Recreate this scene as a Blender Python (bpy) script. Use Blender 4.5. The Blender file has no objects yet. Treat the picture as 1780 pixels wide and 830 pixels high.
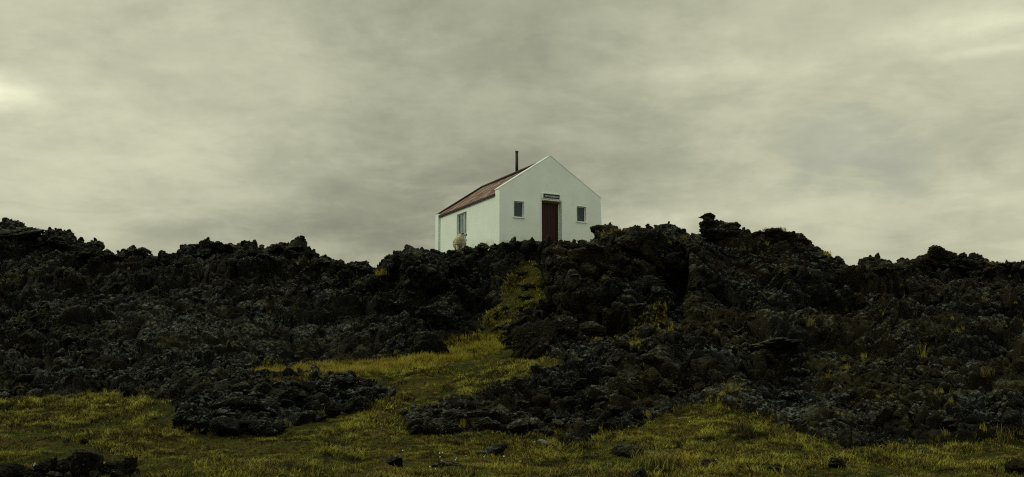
import bpy, bmesh, math, random
import numpy as np
from mathutils import Vector, Matrix, Euler
from mathutils.bvhtree import BVHTree

random.seed(7); rng = np.random.default_rng(11)
sc = bpy.context.scene
COL = sc.collection
F, CX, CY, PITCH, EYE = 1710.0, 890.0, 415.0, math.radians(8.52), 1.6
cp, sp = math.cos(PITCH), math.sin(PITCH)

# ------------------------------------------------------------------ survey: bearing / height of a sighted point at a given distance
def sight(px, py, Y):
    yv = (CY - py) / F
    d = cp - yv * sp
    return (Y * ((px - CX) / F) / d, Y, EYE + Y * (sp + yv * cp) / d)
def zsight(py, Y):
    yv = (CY - py) / F
    return EYE + Y * (sp + yv * cp) / (cp - yv * sp)
def to_px(co):
    x, y, z = co[..., 0], co[..., 1], co[..., 2] - EYE
    dep = y * cp + z * sp
    dep = np.where(dep < .3, .3, dep)
    return CX + F * x / dep, CY - F * (z * cp - y * sp) / dep

# ------------------------------------------------------------------ numpy noise
def h3(i, j, k, s):
    n = (i.astype(np.uint32) * np.uint32(374761393) + j.astype(np.uint32) * np.uint32(668265263)
         + k.astype(np.uint32) * np.uint32(2147483647) + np.uint32((s * 974711) & 0xffffffff))
    n = (n ^ (n >> np.uint32(13))) * np.uint32(1274126177)
    n = (n ^ (n >> np.uint32(16))) * np.uint32(2246822519)
    n = n ^ (n >> np.uint32(15))
    return (n & np.uint32(0xffffff)).astype(np.float32) / np.float32(16777215)
def vnoise(p, s=0):
    p = p.astype(np.float32); b = np.floor(p); f = p - b; b = b.astype(np.int64)
    f = f * f * f * (f * (f * 6 - 15) + 10)
    r = 0
    for dx in (0, 1):
        for dy in (0, 1):
            for dz in (0, 1):
                w = (f[:, 0] if dx else 1 - f[:, 0]) * (f[:, 1] if dy else 1 - f[:, 1]) * (f[:, 2] if dz else 1 - f[:, 2])
                r = r + w * h3(b[:, 0] + dx, b[:, 1] + dy, b[:, 2] + dz, s)
    return r * 2 - 1
def fbm(p, s=0, o=4, g=.5):
    r = 0; a = 1.0; t = 0
    for i in range(o):
        r = r + a * vnoise(p * (2.03 ** i) + 17.3 * i, s + i); t += a; a *= g
    return r / t
def worley(p, s=0):
    p = p.astype(np.float32); b = np.floor(p).astype(np.int64)
    f1 = np.full(len(p), 9, np.float32); f2 = f1.copy(); idv = np.zeros(len(p), np.float32)
    for dx in (-1, 0, 1):
        for dy in (-1, 0, 1):
            for dz in (-1, 0, 1):
                c = b + np.array([dx, dy, dz])
                q = np.stack([h3(c[:, 0], c[:, 1], c[:, 2], s + 1), h3(c[:, 0], c[:, 1], c[:, 2], s + 2), h3(c[:, 0], c[:, 1], c[:, 2], s + 3)], 1)
                d = np.sqrt(((c + q - p) ** 2).sum(1)).astype(np.float32)
                m = d < f1
                f2 = np.where(m, f1, np.minimum(f2, d)); f1 = np.where(m, d, f1)
                idv = np.where(m, q[:, 0], idv)
    return f1, f2, idv
def facet(p, s=0):
    # fractured blocks: every cell is a plane of its own height and tilt
    p = p.astype(np.float32); b = np.floor(p).astype(np.int64)
    f1 = np.full(len(p), 9, np.float32); f2 = f1.copy(); best = np.zeros((len(p), 3), np.float32); idv = np.zeros(len(p), np.float32)
    for dx in (-1, 0, 1):
        for dy in (-1, 0, 1):
            for dz in (-1, 0, 1):
                c = b + np.array([dx, dy, dz])
                q = np.stack([h3(c[:, 0], c[:, 1], c[:, 2], s + 1), h3(c[:, 0], c[:, 1], c[:, 2], s + 2), h3(c[:, 0], c[:, 1], c[:, 2], s + 3)], 1)
                dv = p - (c + q); d = np.sqrt((dv ** 2).sum(1)).astype(np.float32); m = d < f1
                f2 = np.where(m, f1, np.minimum(f2, d)); f1 = np.where(m, d, f1); best = np.where(m[:, None], dv, best); idv = np.where(m, q[:, 0], idv)
    a = idv * 97.; t = best[:, 0] * np.cos(a) + best[:, 1] * np.sin(a) * .6 + best[:, 2] * np.sin(a * 1.7 + 1)
    crack = -np.exp(-((f2 - f1) / .09) ** 2)
    return (idv - .5), t, crack
def sstep(a, b, x):
    t = np.clip((x - a) / (b - a), 0, 1); return t * t * (3 - 2 * t)

# ------------------------------------------------------------------ object helpers
def mesh_np(name, v, f, mats, smooth=True):
    me = bpy.data.meshes.new(name)
    f = np.asarray(f, np.int32); n = f.shape[1]
    me.vertices.add(len(v)); me.vertices.foreach_set('co', np.asarray(v, np.float32).ravel())
    me.loops.add(f.size); me.loops.foreach_set('vertex_index', f.ravel())
    me.polygons.add(len(f)); me.polygons.foreach_set('loop_start', np.arange(0, f.size, n, dtype=np.int32))
    me.polygons.foreach_set('use_smooth', np.full(len(f), smooth, dtype=bool))
    for m in (mats if isinstance(mats, (list, tuple)) else [mats]): me.materials.append(m)
    me.update(calc_edges=True); me.validate()
    return me
def link(name, me, parent=None, loc=(0, 0, 0)):
    o = bpy.data.objects.new(name, me); COL.objects.link(o); o.location = loc
    if parent is not None: o.parent = parent
    return o
def tag(o, label=None, cat=None, group=None, kind=None):
    if label: o['label'] = label
    if cat: o['category'] = cat
    if group: o['group'] = group
    if kind: o['kind'] = kind
    return o
def empty(name, loc, rz=0):
    o = bpy.data.objects.new(name, None); COL.objects.link(o); o.location = loc; o.rotation_euler = (0, 0, rz); o.empty_display_size = .3
    return o
def bm_obj(name, bm, mat, parent=None, bevel=0, smooth=False):
    if bevel: bmesh.ops.bevel(bm, geom=bm.edges[:], offset=bevel, segments=2, affect='EDGES', profile=.6)
    bmesh.ops.recalc_face_normals(bm, faces=bm.faces[:])
    me = bpy.data.meshes.new(name); bm.to_mesh(me); bm.free()
    me.materials.append(mat)
    for p in me.polygons: p.use_smooth = smooth
    return link(name, me, parent)
def add_box(bm, x0, x1, y0, y1, z0, z1, M=None):
    r = bmesh.ops.create_cube(bm, size=1)
    for v in r['verts']:
        v.co = Vector((x0 + (v.co.x + .5) * (x1 - x0), y0 + (v.co.y + .5) * (y1 - y0), z0 + (v.co.z + .5) * (z1 - z0)))
        if M: v.co = M @ v.co
def box(name, x0, x1, y0, y1, z0, z1, mat, parent, bevel=.006):
    bm = bmesh.new(); add_box(bm, x0, x1, y0, y1, z0, z1); return bm_obj(name, bm, mat, parent, bevel)
def prism(pts, y0, y1):
    bm = bmesh.new()
    a = [bm.verts.new((p[0], y0, p[1])) for p in pts]; b = [bm.verts.new((p[0], y1, p[1])) for p in pts]
    bm.faces.new(a); bm.faces.new(b[::-1])
    for i in range(len(pts)):
        j = (i + 1) % len(pts); bm.faces.new((a[j], a[i], b[i], b[j]))
    return bm

# ------------------------------------------------------------------ materials
class NT:
    def __init__(s, name):
        s.m = bpy.data.materials.new(name); s.m.use_nodes = True; s.t = s.m.node_tree; s.b = s.t.nodes['Principled BSDF']
        s.b.inputs['Specular IOR Level'].default_value = .25; s.b.inputs['Roughness'].default_value = .9
    def n(s, typ, **kw):
        n = s.t.nodes.new(typ)
        for k, v in kw.items():
            if k in n.inputs: s.put(n.inputs[k], v)
            else: setattr(n, k, v)
        return n
    def put(s, sock, v):
        if hasattr(v, 'is_output'): s.t.links.new(v, sock)
        else: sock.default_value = v
    def pos(s): return s.n('ShaderNodeNewGeometry').outputs['Position']
    def obj(s): return s.n('ShaderNodeTexCoord').outputs['Object']
    def scaled(s, vec, xyz):
        return s.n('ShaderNodeVectorMath', operation='MULTIPLY', **{}).outputs[0] if False else s._vm(vec, xyz)
    def _vm(s, vec, xyz):
        n = s.t.nodes.new('ShaderNodeVectorMath'); n.operation = 'MULTIPLY'; s.t.links.new(vec, n.inputs[0]); n.inputs[1].default_value = xyz
        return n.outputs[0]
    def noise(s, vec, scale, detail=4, rough=.55, dist=0):
        n = s.t.nodes.new('ShaderNodeTexNoise'); s.t.links.new(vec, n.inputs['Vector'])
        n.inputs['Scale'].default_value = scale; n.inputs['Detail'].default_value = detail; n.inputs['Roughness'].default_value = rough; n.inputs['Distortion'].default_value = dist
        return n.outputs['Fac']
    def voro(s, vec, scale, feature='F1'):
        n = s.t.nodes.new('ShaderNodeTexVoronoi'); n.feature = feature; s.t.links.new(vec, n.inputs['Vector']); n.inputs['Scale'].default_value = scale
        return n.outputs['Distance']
    def rng(s, v, a, b, c=0., d=1., clamp=True):
        n = s.t.nodes.new('ShaderNodeMapRange'); n.interpolation_type = 'SMOOTHSTEP'
        s.put(n.inputs['Value'], v)
        for k, x in zip(('From Min', 'From Max', 'To Min', 'To Max'), (a, b, c, d)): n.inputs[k].default_value = x
        return n.outputs['Result']
    def math(s, op, a, b=0.):
        n = s.t.nodes.new('ShaderNodeMath'); n.operation = op; s.put(n.inputs[0], a); s.put(n.inputs[1], b); return n.outputs[0]
    def mix(s, f, a, b):
        n = s.t.nodes.new('ShaderNodeMix'); n.data_type = 'RGBA'; s.put(n.inputs['Factor'], f)
        for k, v in ((6, a), (7, b)): s.put(n.inputs[k], v if hasattr(v, 'is_output') else (*v, 1))
        return n.outputs[2]
    def sep(s, v):
        n = s.t.nodes.new('ShaderNodeSeparateXYZ'); s.t.links.new(v, n.inputs[0]); return n.outputs
    def nz(s): return s.sep(s.n('ShaderNodeNewGeometry').outputs['Normal'])[2]
    def rand(s): return s.n('ShaderNodeObjectInfo').outputs['Random']
    def bump(s, h, strength=.5, dist=.02):
        n = s.t.nodes.new('ShaderNodeBump'); n.inputs['Strength'].default_value = strength; n.inputs['Distance'].default_value = dist
        s.t.links.new(h, n.inputs['Height']); s.t.links.new(n.outputs[0], s.b.inputs['Normal'])
    def col(s, c): s.put(s.b.inputs['Base Color'], c if hasattr(c, 'is_output') else (*c, 1)); return s
    def rough(s, v): s.put(s.b.inputs['Roughness'], v); return s

def lava_material(name, dark=(.0016, .0018, .0014), mid=(.0120, .0124, .0092), lichen=.75, moss=.6, brown=1.):
    k = NT(name); p = k.pos()
    a = k.noise(p, 3.2, 8, .65)
    c = k.mix(k.rng(a, .35, .68), dark, mid)
    b = k.math('MULTIPLY', k.math('MULTIPLY', k.rng(k.noise(p, .42, 3), .40, .62), k.rng(k.sep(p)[0], -4., 6., .35, 1.)), .8 * brown)
    c = k.mix(b, c, (.024, .0172, .0066))
    up = k.rng(k.nz(), .35, .85)
    ms = k.math('MULTIPLY', k.math('MULTIPLY', k.rng(k.noise(p, .75, 6, .7), .52, .66), k.rng(k.nz(), .1, .7)), moss)
    c = k.mix(ms, c, (.046, .040, .009))
    lichen_lit = k.math('MULTIPLY', k.math('MULTIPLY', up, k.rng(k.noise(p, 9, 7, .72), .48, .60)), k.rng(k.noise(p, .55, 3), .37, .58))
    c = k.mix(k.math('MULTIPLY', lichen_lit, lichen), c, (.165, .19, .15))  # lichen on upward faces, its pale colour also painting the rock tops as lit
    speck_glint = k.math('MULTIPLY', k.rng(k.noise(p, 21, 4, .75), .59, .65), k.rng(k.noise(p, 1.1, 4, .6), .36, .58))
    c = k.mix(k.math('MULTIPLY', speck_glint, .85), c, (.155, .168, .13))  # lichen specks that double as painted glints of light on the lava
    c = k.mix(k.math('MULTIPLY', k.rng(k.rand(), .6, 1.), .2), c, (.018, .017, .011))
    k.col(c); k.rough(.8); k.b.inputs['Specular IOR Level'].default_value = .07
    h = k.math('ADD', k.math('MULTIPLY', k.noise(p, 16, 9, .72), 1.), k.math('MULTIPLY', k.voro(p, 22), .5))
    k.bump(h, 1., .08)
    return k.m
M_LAVA = lava_material('lava')
M_LICHEN = lava_material('lava_lichened', lichen=1.0, moss=.3)
M_PALE = lava_material('pale_lichen_rock', mid=(.03, .03, .022), lichen=1., moss=.1, brown=.3)
for n_ in M_PALE.node_tree.nodes:
    if n_.type == 'MIX' and abs(n_.inputs[7].default_value[0] - .165) < .001: n_.inputs[7].default_value = (.36, .40, .33, 1); n_.inputs['Factor'].links and M_PALE.node_tree.links.remove(n_.inputs['Factor'].links[0]); n_.inputs['Factor'].default_value = .55
M_MOSSROCK = lava_material('lava_mossy', mid=(.019, .018, .010), lichen=.6, moss=1., brown=1.2)

def ground_material():
    k = NT('mossy_turf'); p = k.pos()
    a = k.noise(p, .55, 4, .6); b = k.noise(p, 2.6, 6, .65); d = k.noise(p, 14, 6, .7)
    c = k.mix(k.rng(a, .38, .62), (.036, .040, .006), (.062, .052, .008))
    c = k.mix(k.rng(b, .52, .68), c, (.055, .030, .006))
    c = k.mix(k.rng(d, .48, .60), c, (.010, .010, .004))
    c = k.mix(k.math('MULTIPLY', k.rng(k.noise(p, .9, 5, .7, .4), .60, .70), .8), c, (.014, .013, .009))
    k.col(c); k.bump(d, .9, .06); k.b.inputs['Specular IOR Level'].default_value = .04; return k.m
M_TURF = ground_material()

def grass_material(name, cols, tip=(.15, .13, .04), amount=.55):
    k = NT(name); p = k.pos()
    a = k.noise(p, .5, 4, .6); b = k.noise(p, 2.4, 5, .65)
    c = k.mix(k.rng(a, .40, .60), cols[0], cols[1])
    c = k.mix(k.rng(b, .50, .66), c, cols[2])
    d = k.noise(p, 5.5, 6, .75)
    c = k.mix(k.rng(d, .46, .58), c, cols[3])
    c = k.mix(k.math('MULTIPLY', k.rng(k.noise(k._vm(p, (.8, 1.6, 1)), .8, 4, .6), .46, .60), .85), c, cols[3])
    c = k.mix(k.math('MULTIPLY', k.rng(k.rand(), .5, 1.), .6), c, cols[3])
    hx = k.math('MULTIPLY', k.rng(k.math('ADD', k.sep(p)[0], k.math('MULTIPLY', k.noise(p, .35, 3), 5.)), 0., -4.5), k.rng(k.noise(p, 1.1, 5, .65), .36, .6))
    c = k.mix(k.math('MULTIPLY', hx, .92), c, (.040, .028, .010))
    fresh = k.math('MULTIPLY', k.rng(k.noise(p, 1.7, 5, .7), .47, .62), k.rng(k.sep(p)[1], 14., 30., .55, 1.))
    c = k.mix(fresh, c, (.36, .34, .055))
    z = k.sep(k.obj())[2]
    c = k.mix(k.math('MULTIPLY', k.rng(z, .03, .16), amount), c, tip)
    k.col(c); k.rough(.8)
    k.b.inputs['Specular IOR Level'].default_value = .06
    return k.m
M_GRASS = grass_material('meadow_grass', [(.185, .172, .032), (.29, .228, .042), (.19, .112, .028), (.018, .018, .010)], tip=(.50, .42, .10), amount=.5)
M_STRAW = grass_material('straw_grass', [(.25, .19, .018), (.28, .20, .02), (.21, .10, .012), (.19, .18, .014)], (.40, .31, .06))
M_TUFT = grass_material('tussock_grass', [(.072, .072, .016), (.088, .075, .018), (.10, .074, .020), (.038, .038, .010)], (.19, .155, .05))

M_DRY = grass_material('dry_turf', [(.060, .042, .016), (.075, .050, .018), (.085, .050, .016), (.030, .024, .011)], (.13, .09, .04))
def plain(name, c, rough=.7, var=.25, scale=6., bump=0., spec=.3, metal=0):
    k = NT(name); p = k.obj()
    n = k.noise(p, scale, 6, .65)
    k.col(k.mix(k.rng(n, .3, .7), tuple(x * (1 - var) for x in c), tuple(min(1, x * (1 + var * .5)) for x in c)))
    k.rough(rough); k.b.inputs['Specular IOR Level'].default_value = spec; k.b.inputs['Metallic'].default_value = metal
    if bump: k.bump(k.noise(p, scale * 8, 5, .6), bump, .01)
    return k.m
def plaster():
    k = NT('white_plaster'); p = k.obj()
    n = k.noise(p, 1.1, 6, .62); st = k.noise(k._vm(p, (6, 6, .7)), 1.2, 5, .6)
    c = k.mix(k.rng(n, .35, .65), (.72, .795, .77), (.785, .86, .84))
    c = k.mix(k.math('MULTIPLY', k.rng(st, .52, .75), .10), c, (.52, .57, .48))
    c = k.mix(k.math('MULTIPLY', k.rng(k.noise(p, 2.2, 8, .75), .54, .68), .30), c, (.47, .53, .42))
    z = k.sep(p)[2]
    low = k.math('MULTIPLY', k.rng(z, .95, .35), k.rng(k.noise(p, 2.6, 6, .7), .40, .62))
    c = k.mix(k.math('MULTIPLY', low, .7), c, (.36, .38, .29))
    k.col(c); k.rough(.88); k.bump(k.noise(p, 30, 6, .65), .2, .01); return k.m
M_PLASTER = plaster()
M_WHITE = plain('white_paint', (.74, .80, .77), .55, .1, 4)
def rust_roof():
    k = NT('rusted_roofing'); p = k.obj()
    st = k.noise(k._vm(p, (.9, 7., .9)), 1.3, 6, .65); n = k.noise(p, 1.6, 6, .65)
    c = k.mix(k.rng(n, .38, .62), (.050, .014, .010), (.10, .036, .024))
    c = k.mix(k.math('MULTIPLY', k.rng(st, .46, .60), .85), c, (.42, .30, .23))
    c = k.mix(k.math('MULTIPLY', k.rng(k.noise(p, 9, 5, .7), .56, .7), .6), c, (.05, .02, .016))
    k.col(c); k.rough(.75); return k.m
M_ROOF = rust_roof()
M_DARKTRIM = plain('dark_tarred_wood', (.022, .015, .013), .7, .4, 9)
M_PIPE = plain('sooty_pipe', (.030, .014, .011), .6, .5, 8)
def door_mat():
    k = NT('dark_red_boards'); p = k.obj()
    n = k.noise(k._vm(p, (9, 9, .8)), 2, 6, .65)
    k.col(k.mix(k.rng(n, .35, .65), (.017, .002, .0017), (.034, .0036, .003))); k.rough(.55); return k.m
M_DOOR = door_mat()
M_LINTEL = plain('brown_lintel', (.10, .062, .030), .8, .4, 9)
M_SIGN = plain('black_sign', (.008, .008, .008), .5, .2, 5)
M_LETTER = plain('white_lettering', (.75, .75, .72), .6, .05, 5)
def glass(name, tint, rough=.04):
    k = NT(name); p = k.obj(); k.col(k.mix(k.rng(k.noise(p, 2.2, 4), .35, .65), tuple(x * .6 for x in tint), tint)); k.rough(rough)
    k.b.inputs['Specular IOR Level'].default_value = .35; return k.m
M_GLASS = glass('dark_window_glass', (.026, .058, .080))
M_GLASSSKY = glass('glass_sky_reflection', (.22, .29, .31), .15)  # sky reflected in the side panes is put into this pale base colour

# ------------------------------------------------------------------ terrain as a lofted lava hillside
SKY = [(-2600, 400), (-500, 396), (0, 391), (20, 395), (45, 403), (65, 415), (75, 417), (90, 411), (110, 411), (130, 430), (150, 433), (165, 432), (185, 441), (215, 443), (232, 438), (250, 446),
       (275, 449), (310, 446), (340, 436), (372, 427), (395, 428), (415, 432), (430, 430), (450, 438), (475, 433), (515, 430), (530, 436), (545, 446), (565, 451), (590, 468), (625, 464),
       (655, 478), (668, 474), (680, 456), (690, 446), (740, 441), (770, 438), (800, 436), (830, 429), (850, 425), (885, 425), (930, 427), (945, 428), (975, 424), (1015, 425), (1035, 415),
       (1055, 404), (1100, 407), (1150, 413), (1180, 413), (1230, 411), (1290, 407), (1315, 406), (1375, 413), (1400, 426), (1440, 448), (1485, 478), (1500, 474), (1525, 466), (1560, 461),
       (1600, 459), (1612, 449), (1625, 440), (1650, 441), (1685, 449), (1715, 455), (1730, 463), (1780, 463), (1900, 452), (2300, 440), (4300, 420)]
T = {  # bearing: (py, Y) at bank foot, bank top, bank back, slope foot, lower, upper, crest distance
 -2600: [(752, 21.5), (715, 25.5), (690, 28), (680, 29), (600, 34), (500, 40), 47],
 -300: [(752, 21.5), (715, 25.5), (690, 28), (680, 29), (600, 34), (500, 40), 47],
 0: [(752, 21.5), (712, 25.5), (690, 28), (680, 29), (600, 34), (500, 40), 46],
 150: [(755, 21.5), (712, 25), (690, 28), (678, 29.2), (600, 34), (510, 40), 45],
 290: [(756, 21.6), (700, 24.8), (678, 27.4), (660, 29.5), (590, 34), (515, 39.5), 44],
 340: [(757, 21.8), (685, 24.3), (655, 28.5), (648, 30.8), (580, 35), (500, 40), 44.5],
 450: [(754, 22.2), (664, 25.3), (653, 30), (640, 32), (570, 36), (500, 40), 44],
 550: [(726, 24), (657, 26.5), (653, 30), (637, 33), (570, 36.5), (500, 40.5), 43.5],
 620: [(706, 25.3), (657, 27.5), (648, 31), (630, 33.5), (560, 37), (505, 40), 42.5],
 665: [(692, 26.3), (664, 28), (646, 31), (625, 33.5), (560, 36.5), (505, 39), 41],
 690: [(748, 23.0), (700, 26), (655, 30), (618, 33.3), (565, 36), (495, 38.2), 40.2],
 715: [(750, 23.1), (741, 23.6), (655, 29.6), (612, 33), (565, 36), (470, 37), 39.7],
 760: [(753, 22.9), (718, 24.4), (652, 29.5), (604, 33.3), (550, 35.5), (490, 37.5), 39.5],
 830: [(757, 22.6), (690, 25.1), (648, 29.0), (600, 33), (540, 35.5), (480, 37.5), 39],
 890: [(757, 22.6), (667, 25.8), (640, 28.8), (610, 31.5), (540, 34.3), (495, 36.4), 38.8],
 930: [(757, 22.6), (652, 26.2), (634, 28.6), (616, 31.2), (522, 34.6), (468, 36.6), 38.8],
 948: [(757, 22.7), (644, 26.5), (630, 28.6), (612, 31.0), (516, 34.4), (466, 36.2), 38.2],
 962: [(757, 22.7), (638, 26.7), (626, 28.5), (605, 30.9), (518, 32.8), (438, 34.0), 36.8],
 1000: [(756, 22.8), (622, 27), (612, 29), (595, 31), (510, 32.8), (442, 34), 37],
 1050: [(752, 23), (608, 27.5), (600, 29.3), (580, 31.2), (510, 32.9), (432, 34.2), 36.5],
 1100: [(745, 23.2), (600, 27.5), (590, 29.5), (570, 31.5), (500, 33.0), (430, 34.4), 36.8],
 1150: [(735, 23.6), (592, 27.5), (575, 30), (545, 32), (490, 33.6), (432, 34.8), 37],
 1164: [(725, 24), (592, 28), (562, 31), (536, 33.6), (490, 35.6), (440, 37.0), 38.2],
 1182: [(722, 24.3), (594, 28), (562, 31), (534, 33.4), (490, 35.4), (440, 36.9), 38.2],
 1194: [(718, 24.3), (612, 27.5), (562, 30.3), (528, 31.3), (478, 32.4), (430, 33.7), 36.5],
 1260: [(718, 23.9), (640, 26.6), (580, 29.5), (530, 31.4), (470, 32.9), (425, 34.5), 36.5],
 1300: [(730, 23.2), (664, 25.4), (598, 28.5), (540, 31), (476, 32.9), (430, 34.6), 36.6],
 1325: [(735, 23.0), (672, 26.2), (606, 27.4), (540, 31), (478, 33), (432, 34.8), 36.8],
 1390: [(750, 22.5), (680, 25.8), (612, 27.4), (552, 30.8), (490, 33.3), (446, 35), 36.9],
 1430: [(757, 22.2), (692, 24.8), (622, 27.9), (562, 30.8), (502, 33.5), (464, 35.3), 37.1],
 1480: [(768, 21.7), (710, 24.5), (640, 27.5), (580, 30.5), (528, 33.5), (494, 36), 38.3],
 1500: [(770, 21.6), (710, 24.5), (640, 27.5), (580, 30.5), (530, 33.5), (492, 37), 41],
 1560: [(772, 21.5), (710, 24.5), (640, 27.8), (580, 31), (530, 34.5), (490, 38), 42],
 1620: [(772, 21.5), (710, 24.5), (640, 28), (580, 31.3), (525, 35), (475, 39), 42.5],
 1700: [(772, 21.5), (715, 24.2), (650, 27.5), (590, 31), (530, 35), (485, 39), 42.5],
 1780: [(770, 21.6), (715, 24.2), (650, 27.5), (590, 31), (535, 35), (490, 39), 43],
 2100: [(770, 21.6), (715, 24.2), (650, 27.5), (590, 31), (535, 35), (485, 39), 44],
 4300: [(770, 21.6), (715, 24.2), (650, 27.5), (590, 31), (535, 35), (485, 39), 44]}
GROUND_Z = 7.45
cols = np.concatenate([np.linspace(-2600, -330, 46)[:-1], np.linspace(-330, -8, 60)[:-1], np.arange(-8, 1789, 1.75), np.linspace(1789, 2110, 60)[1:], np.linspace(2110, 4300, 46)[1:]])
tk = sorted(T); tv = np.array([[x for e in T[k][:6] for x in e] + [T[k][6]] for k in tk], float)
prof = np.stack([np.interp(cols, tk, tv[:, i]) for i in range(tv.shape[1])], 1)
ker = np.exp(-np.linspace(-2, 2, 7) ** 2); ker /= ker.sum()
for i in range(prof.shape[1]):
    prof[:, i] = np.convolve(np.pad(prof[:, i], 3, 'edge'), ker, 'valid')
skyl = np.interp(cols, [a for a, b in SKY], [b for a, b in SKY]) + 3 + 9 * np.exp(-((cols - 1250) / 62) ** 4)
nc = len(cols)
SY = np.zeros((nc, 15)); SZ = np.zeros((nc, 15))
SY[:, 0] = -25; SZ[:, 0] = -.1
SY[:, 1] = 6; SZ[:, 1] = -.02
SY[:, 2] = 16.2; SZ[:, 2] = .03
for i in range(6):
    SY[:, 3 + i] = prof[:, 2 * i + 1]; SZ[:, 3 + i] = zsight(prof[:, 2 * i], prof[:, 2 * i + 1])
SY[:, 9] = prof[:, 12]; SZ[:, 9] = zsight(skyl, prof[:, 12])
plate = np.where((cols > 720) & (cols < 1090), 7.4, np.minimum(SZ[:, 9] - .5, 7.2))
plate = np.convolve(np.pad(plate, 20, 'edge'), np.ones(41) / 41, 'valid')
SY[:, 10] = SY[:, 9] + 1.2; SZ[:, 10] = SZ[:, 9] - .12
SY[:, 11] = SY[:, 9] + 4; SZ[:, 11] = np.minimum(plate, SZ[:, 9] + .12)
SY[:, 12] = SY[:, 9] + 17; SZ[:, 12] = plate - .1
SY[:, 13] = 110; SZ[:, 13] = 4.5
SY[:, 14] = 1500; SZ[:, 14] = -2
rows = [4, 12, 95, 95, 72, 62, 92, 92, 80, 16, 12, 16, 10, 8]
tt = np.concatenate([np.linspace(i, i + 1, n, endpoint=False) for i, n in enumerate(rows)] + [[14.]])
nr = len(tt)
def pchip(S):   # monotone-ish hermite along the stations
    d = np.diff(S, axis=1); m = np.zeros_like(S)
    m[:, 1:-1] = np.where(d[:, :-1] * d[:, 1:] > 0, 2 * d[:, :-1] * d[:, 1:] / (d[:, :-1] + d[:, 1:] + 1e-9), 0)
    m[:, 0] = d[:, 0]; m[:, -1] = d[:, -1]
    k = np.minimum(tt.astype(int), 13); u = tt - k
    a, b, ma, mb = S[:, k], S[:, k + 1], m[:, k], m[:, k + 1]
    return a * (2 * u**3 - 3 * u**2 + 1) + ma * (u**3 - 2 * u**2 + u) + b * (-2 * u**3 + 3 * u**2) + mb * (u**3 - u**2)
GY, GZ = pchip(SY), pchip(SZ)
GXf = ((cols - CX) / F)[:, None]
dd = np.maximum(GY, 3) * cp + np.clip(GZ - EYE, -3, 12) * sp      # bearing line of each column on the ground
GX = GXf * dd
base = np.stack([GX, GY, GZ], 2)
PXg = np.repeat(cols[:, None], nr, 1)
_, PYg = to_px(base)
PYg = np.where(GY < 15, 1000, PYg)
TTg = np.repeat(tt[None], nc, 0)
P = base.reshape(-1, 3)
# ---- grass mask: outlines of the meadow, its tongue up the path and mossy shelves
def inside(poly, x, y):
    r = np.zeros(x.shape, bool); n = len(poly)
    for i in range(n):
        x0, y0 = poly[i]; x1, y1 = poly[(i + 1) % n]
        if y0 == y1: continue
        r ^= ((y0 > y) != (y1 > y)) & (x < (x1 - x0) * (y - y0) / (y1 - y0) + x0)
    return r
MEADOW = [(-3000, 1400), (-3000, 700), (0, 694), (100, 692), (200, 686), (305, 702), (322, 742), (370, 760), (455, 757), (550, 726), (640, 704), (672, 684), (664, 668), (600, 658), (440, 655), (430, 648),
          (500, 641), (600, 634), (690, 624), (740, 614), (790, 594), (860, 598), (900, 612), (965, 622), (975, 627), (960, 637), (900, 661), (830, 686), (760, 707), (698, 734), (704, 752), (830, 760),
          (950, 764), (1060, 754), (1100, 738), (1200, 702), (1260, 716), (1340, 738), (1420, 764), (1500, 774), (1780, 775), (4500, 772), (4500, 1400)]
PATH = [(815, 606), (838, 568), (864, 530), (880, 500), (892, 462), (938, 455), (946, 482), (940, 505), (966, 512), (960, 522), (905, 530), (893, 562), (888, 612)]
SHELF = [(1085, 580), (1150, 556), (1172, 572), (1110, 602), (1035, 608), (1000, 602)]
wob = np.stack([fbm(P * 1.1, 5, 4), fbm(P * 1.1 + 40, 6, 4)], 1).reshape(nc, nr, 2) * 16
wx, wy = PXg + wob[..., 0] * 1.4, PYg + wob[..., 1] * .7
grass = (inside(MEADOW, wx, wy) | (TTg < 2.3)) & (TTg < 8)
pn = fbm(P * 1.6, 9, 4).reshape(nc, nr)
path = inside(PATH, wx, wy) & (TTg < 8.6) & (pn > -.16)
shelf = inside(SHELF, wx, wy) & (pn > .0) & (TTg < 8)
seed_moss = (pn > .42) & (TTg > 3) & (TTg < 8.5)
back = TTg > 10.6
gm = grass | path | shelf | back
# soft rock weight
rw = 1 - gm.astype(np.float32)
for _ in range(3):
    q = np.pad(rw, 1, 'edge'); rw = (q[:-2, 1:-1] + q[2:, 1:-1] + q[1:-1, :-2] + q[1:-1, 2:] + q[1:-1, 1:-1] * 2) / 6
band = (1 - gm).astype(np.float32)
for _ in range(14):
    q = np.pad(band, 2, 'edge'); band = (q[:-4, 2:-2] + q[4:, 2:-2] + q[2:-2, :-4] + q[2:-2, 4:] + q[2:-2, 2:-2]) / 5
def normals(G):
    du = np.gradient(G, axis=0); dv = np.gradient(G, axis=1); n = np.cross(du, dv); n /= np.linalg.norm(n, axis=2, keepdims=True) + 1e-9
    return np.where(n[..., 2:3] < 0, -n, n)
N0 = normals(base).reshape(-1, 3)
Pw = P + .25 * np.stack([fbm(P * 1.3 + 3, 21, 3), fbm(P * 1.3 + 9, 22, 3), fbm(P * 1.3 + 30, 23, 3)], 1)
ridge0 = fbm(P * 3., 77, 3)
h_, t_, k_ = facet(Pw / 1.5, 31); big = h_ * .34 + t_ * .42 + k_ * .22 + .30
h_, t_, k_ = facet(Pw / .55 + .1 * np.stack([ridge0, ridge0, ridge0], 1), 41); med = h_ * .15 + t_ * .17 + k_ * .10 + .06
f1, f2, i3 = worley(P / .2, 51); fin = np.clip((f2 - f1) * 2, 0, 1) ** .7 * (.4 + i3) * .07
low = fbm(P * .45, 61, 3)
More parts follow.
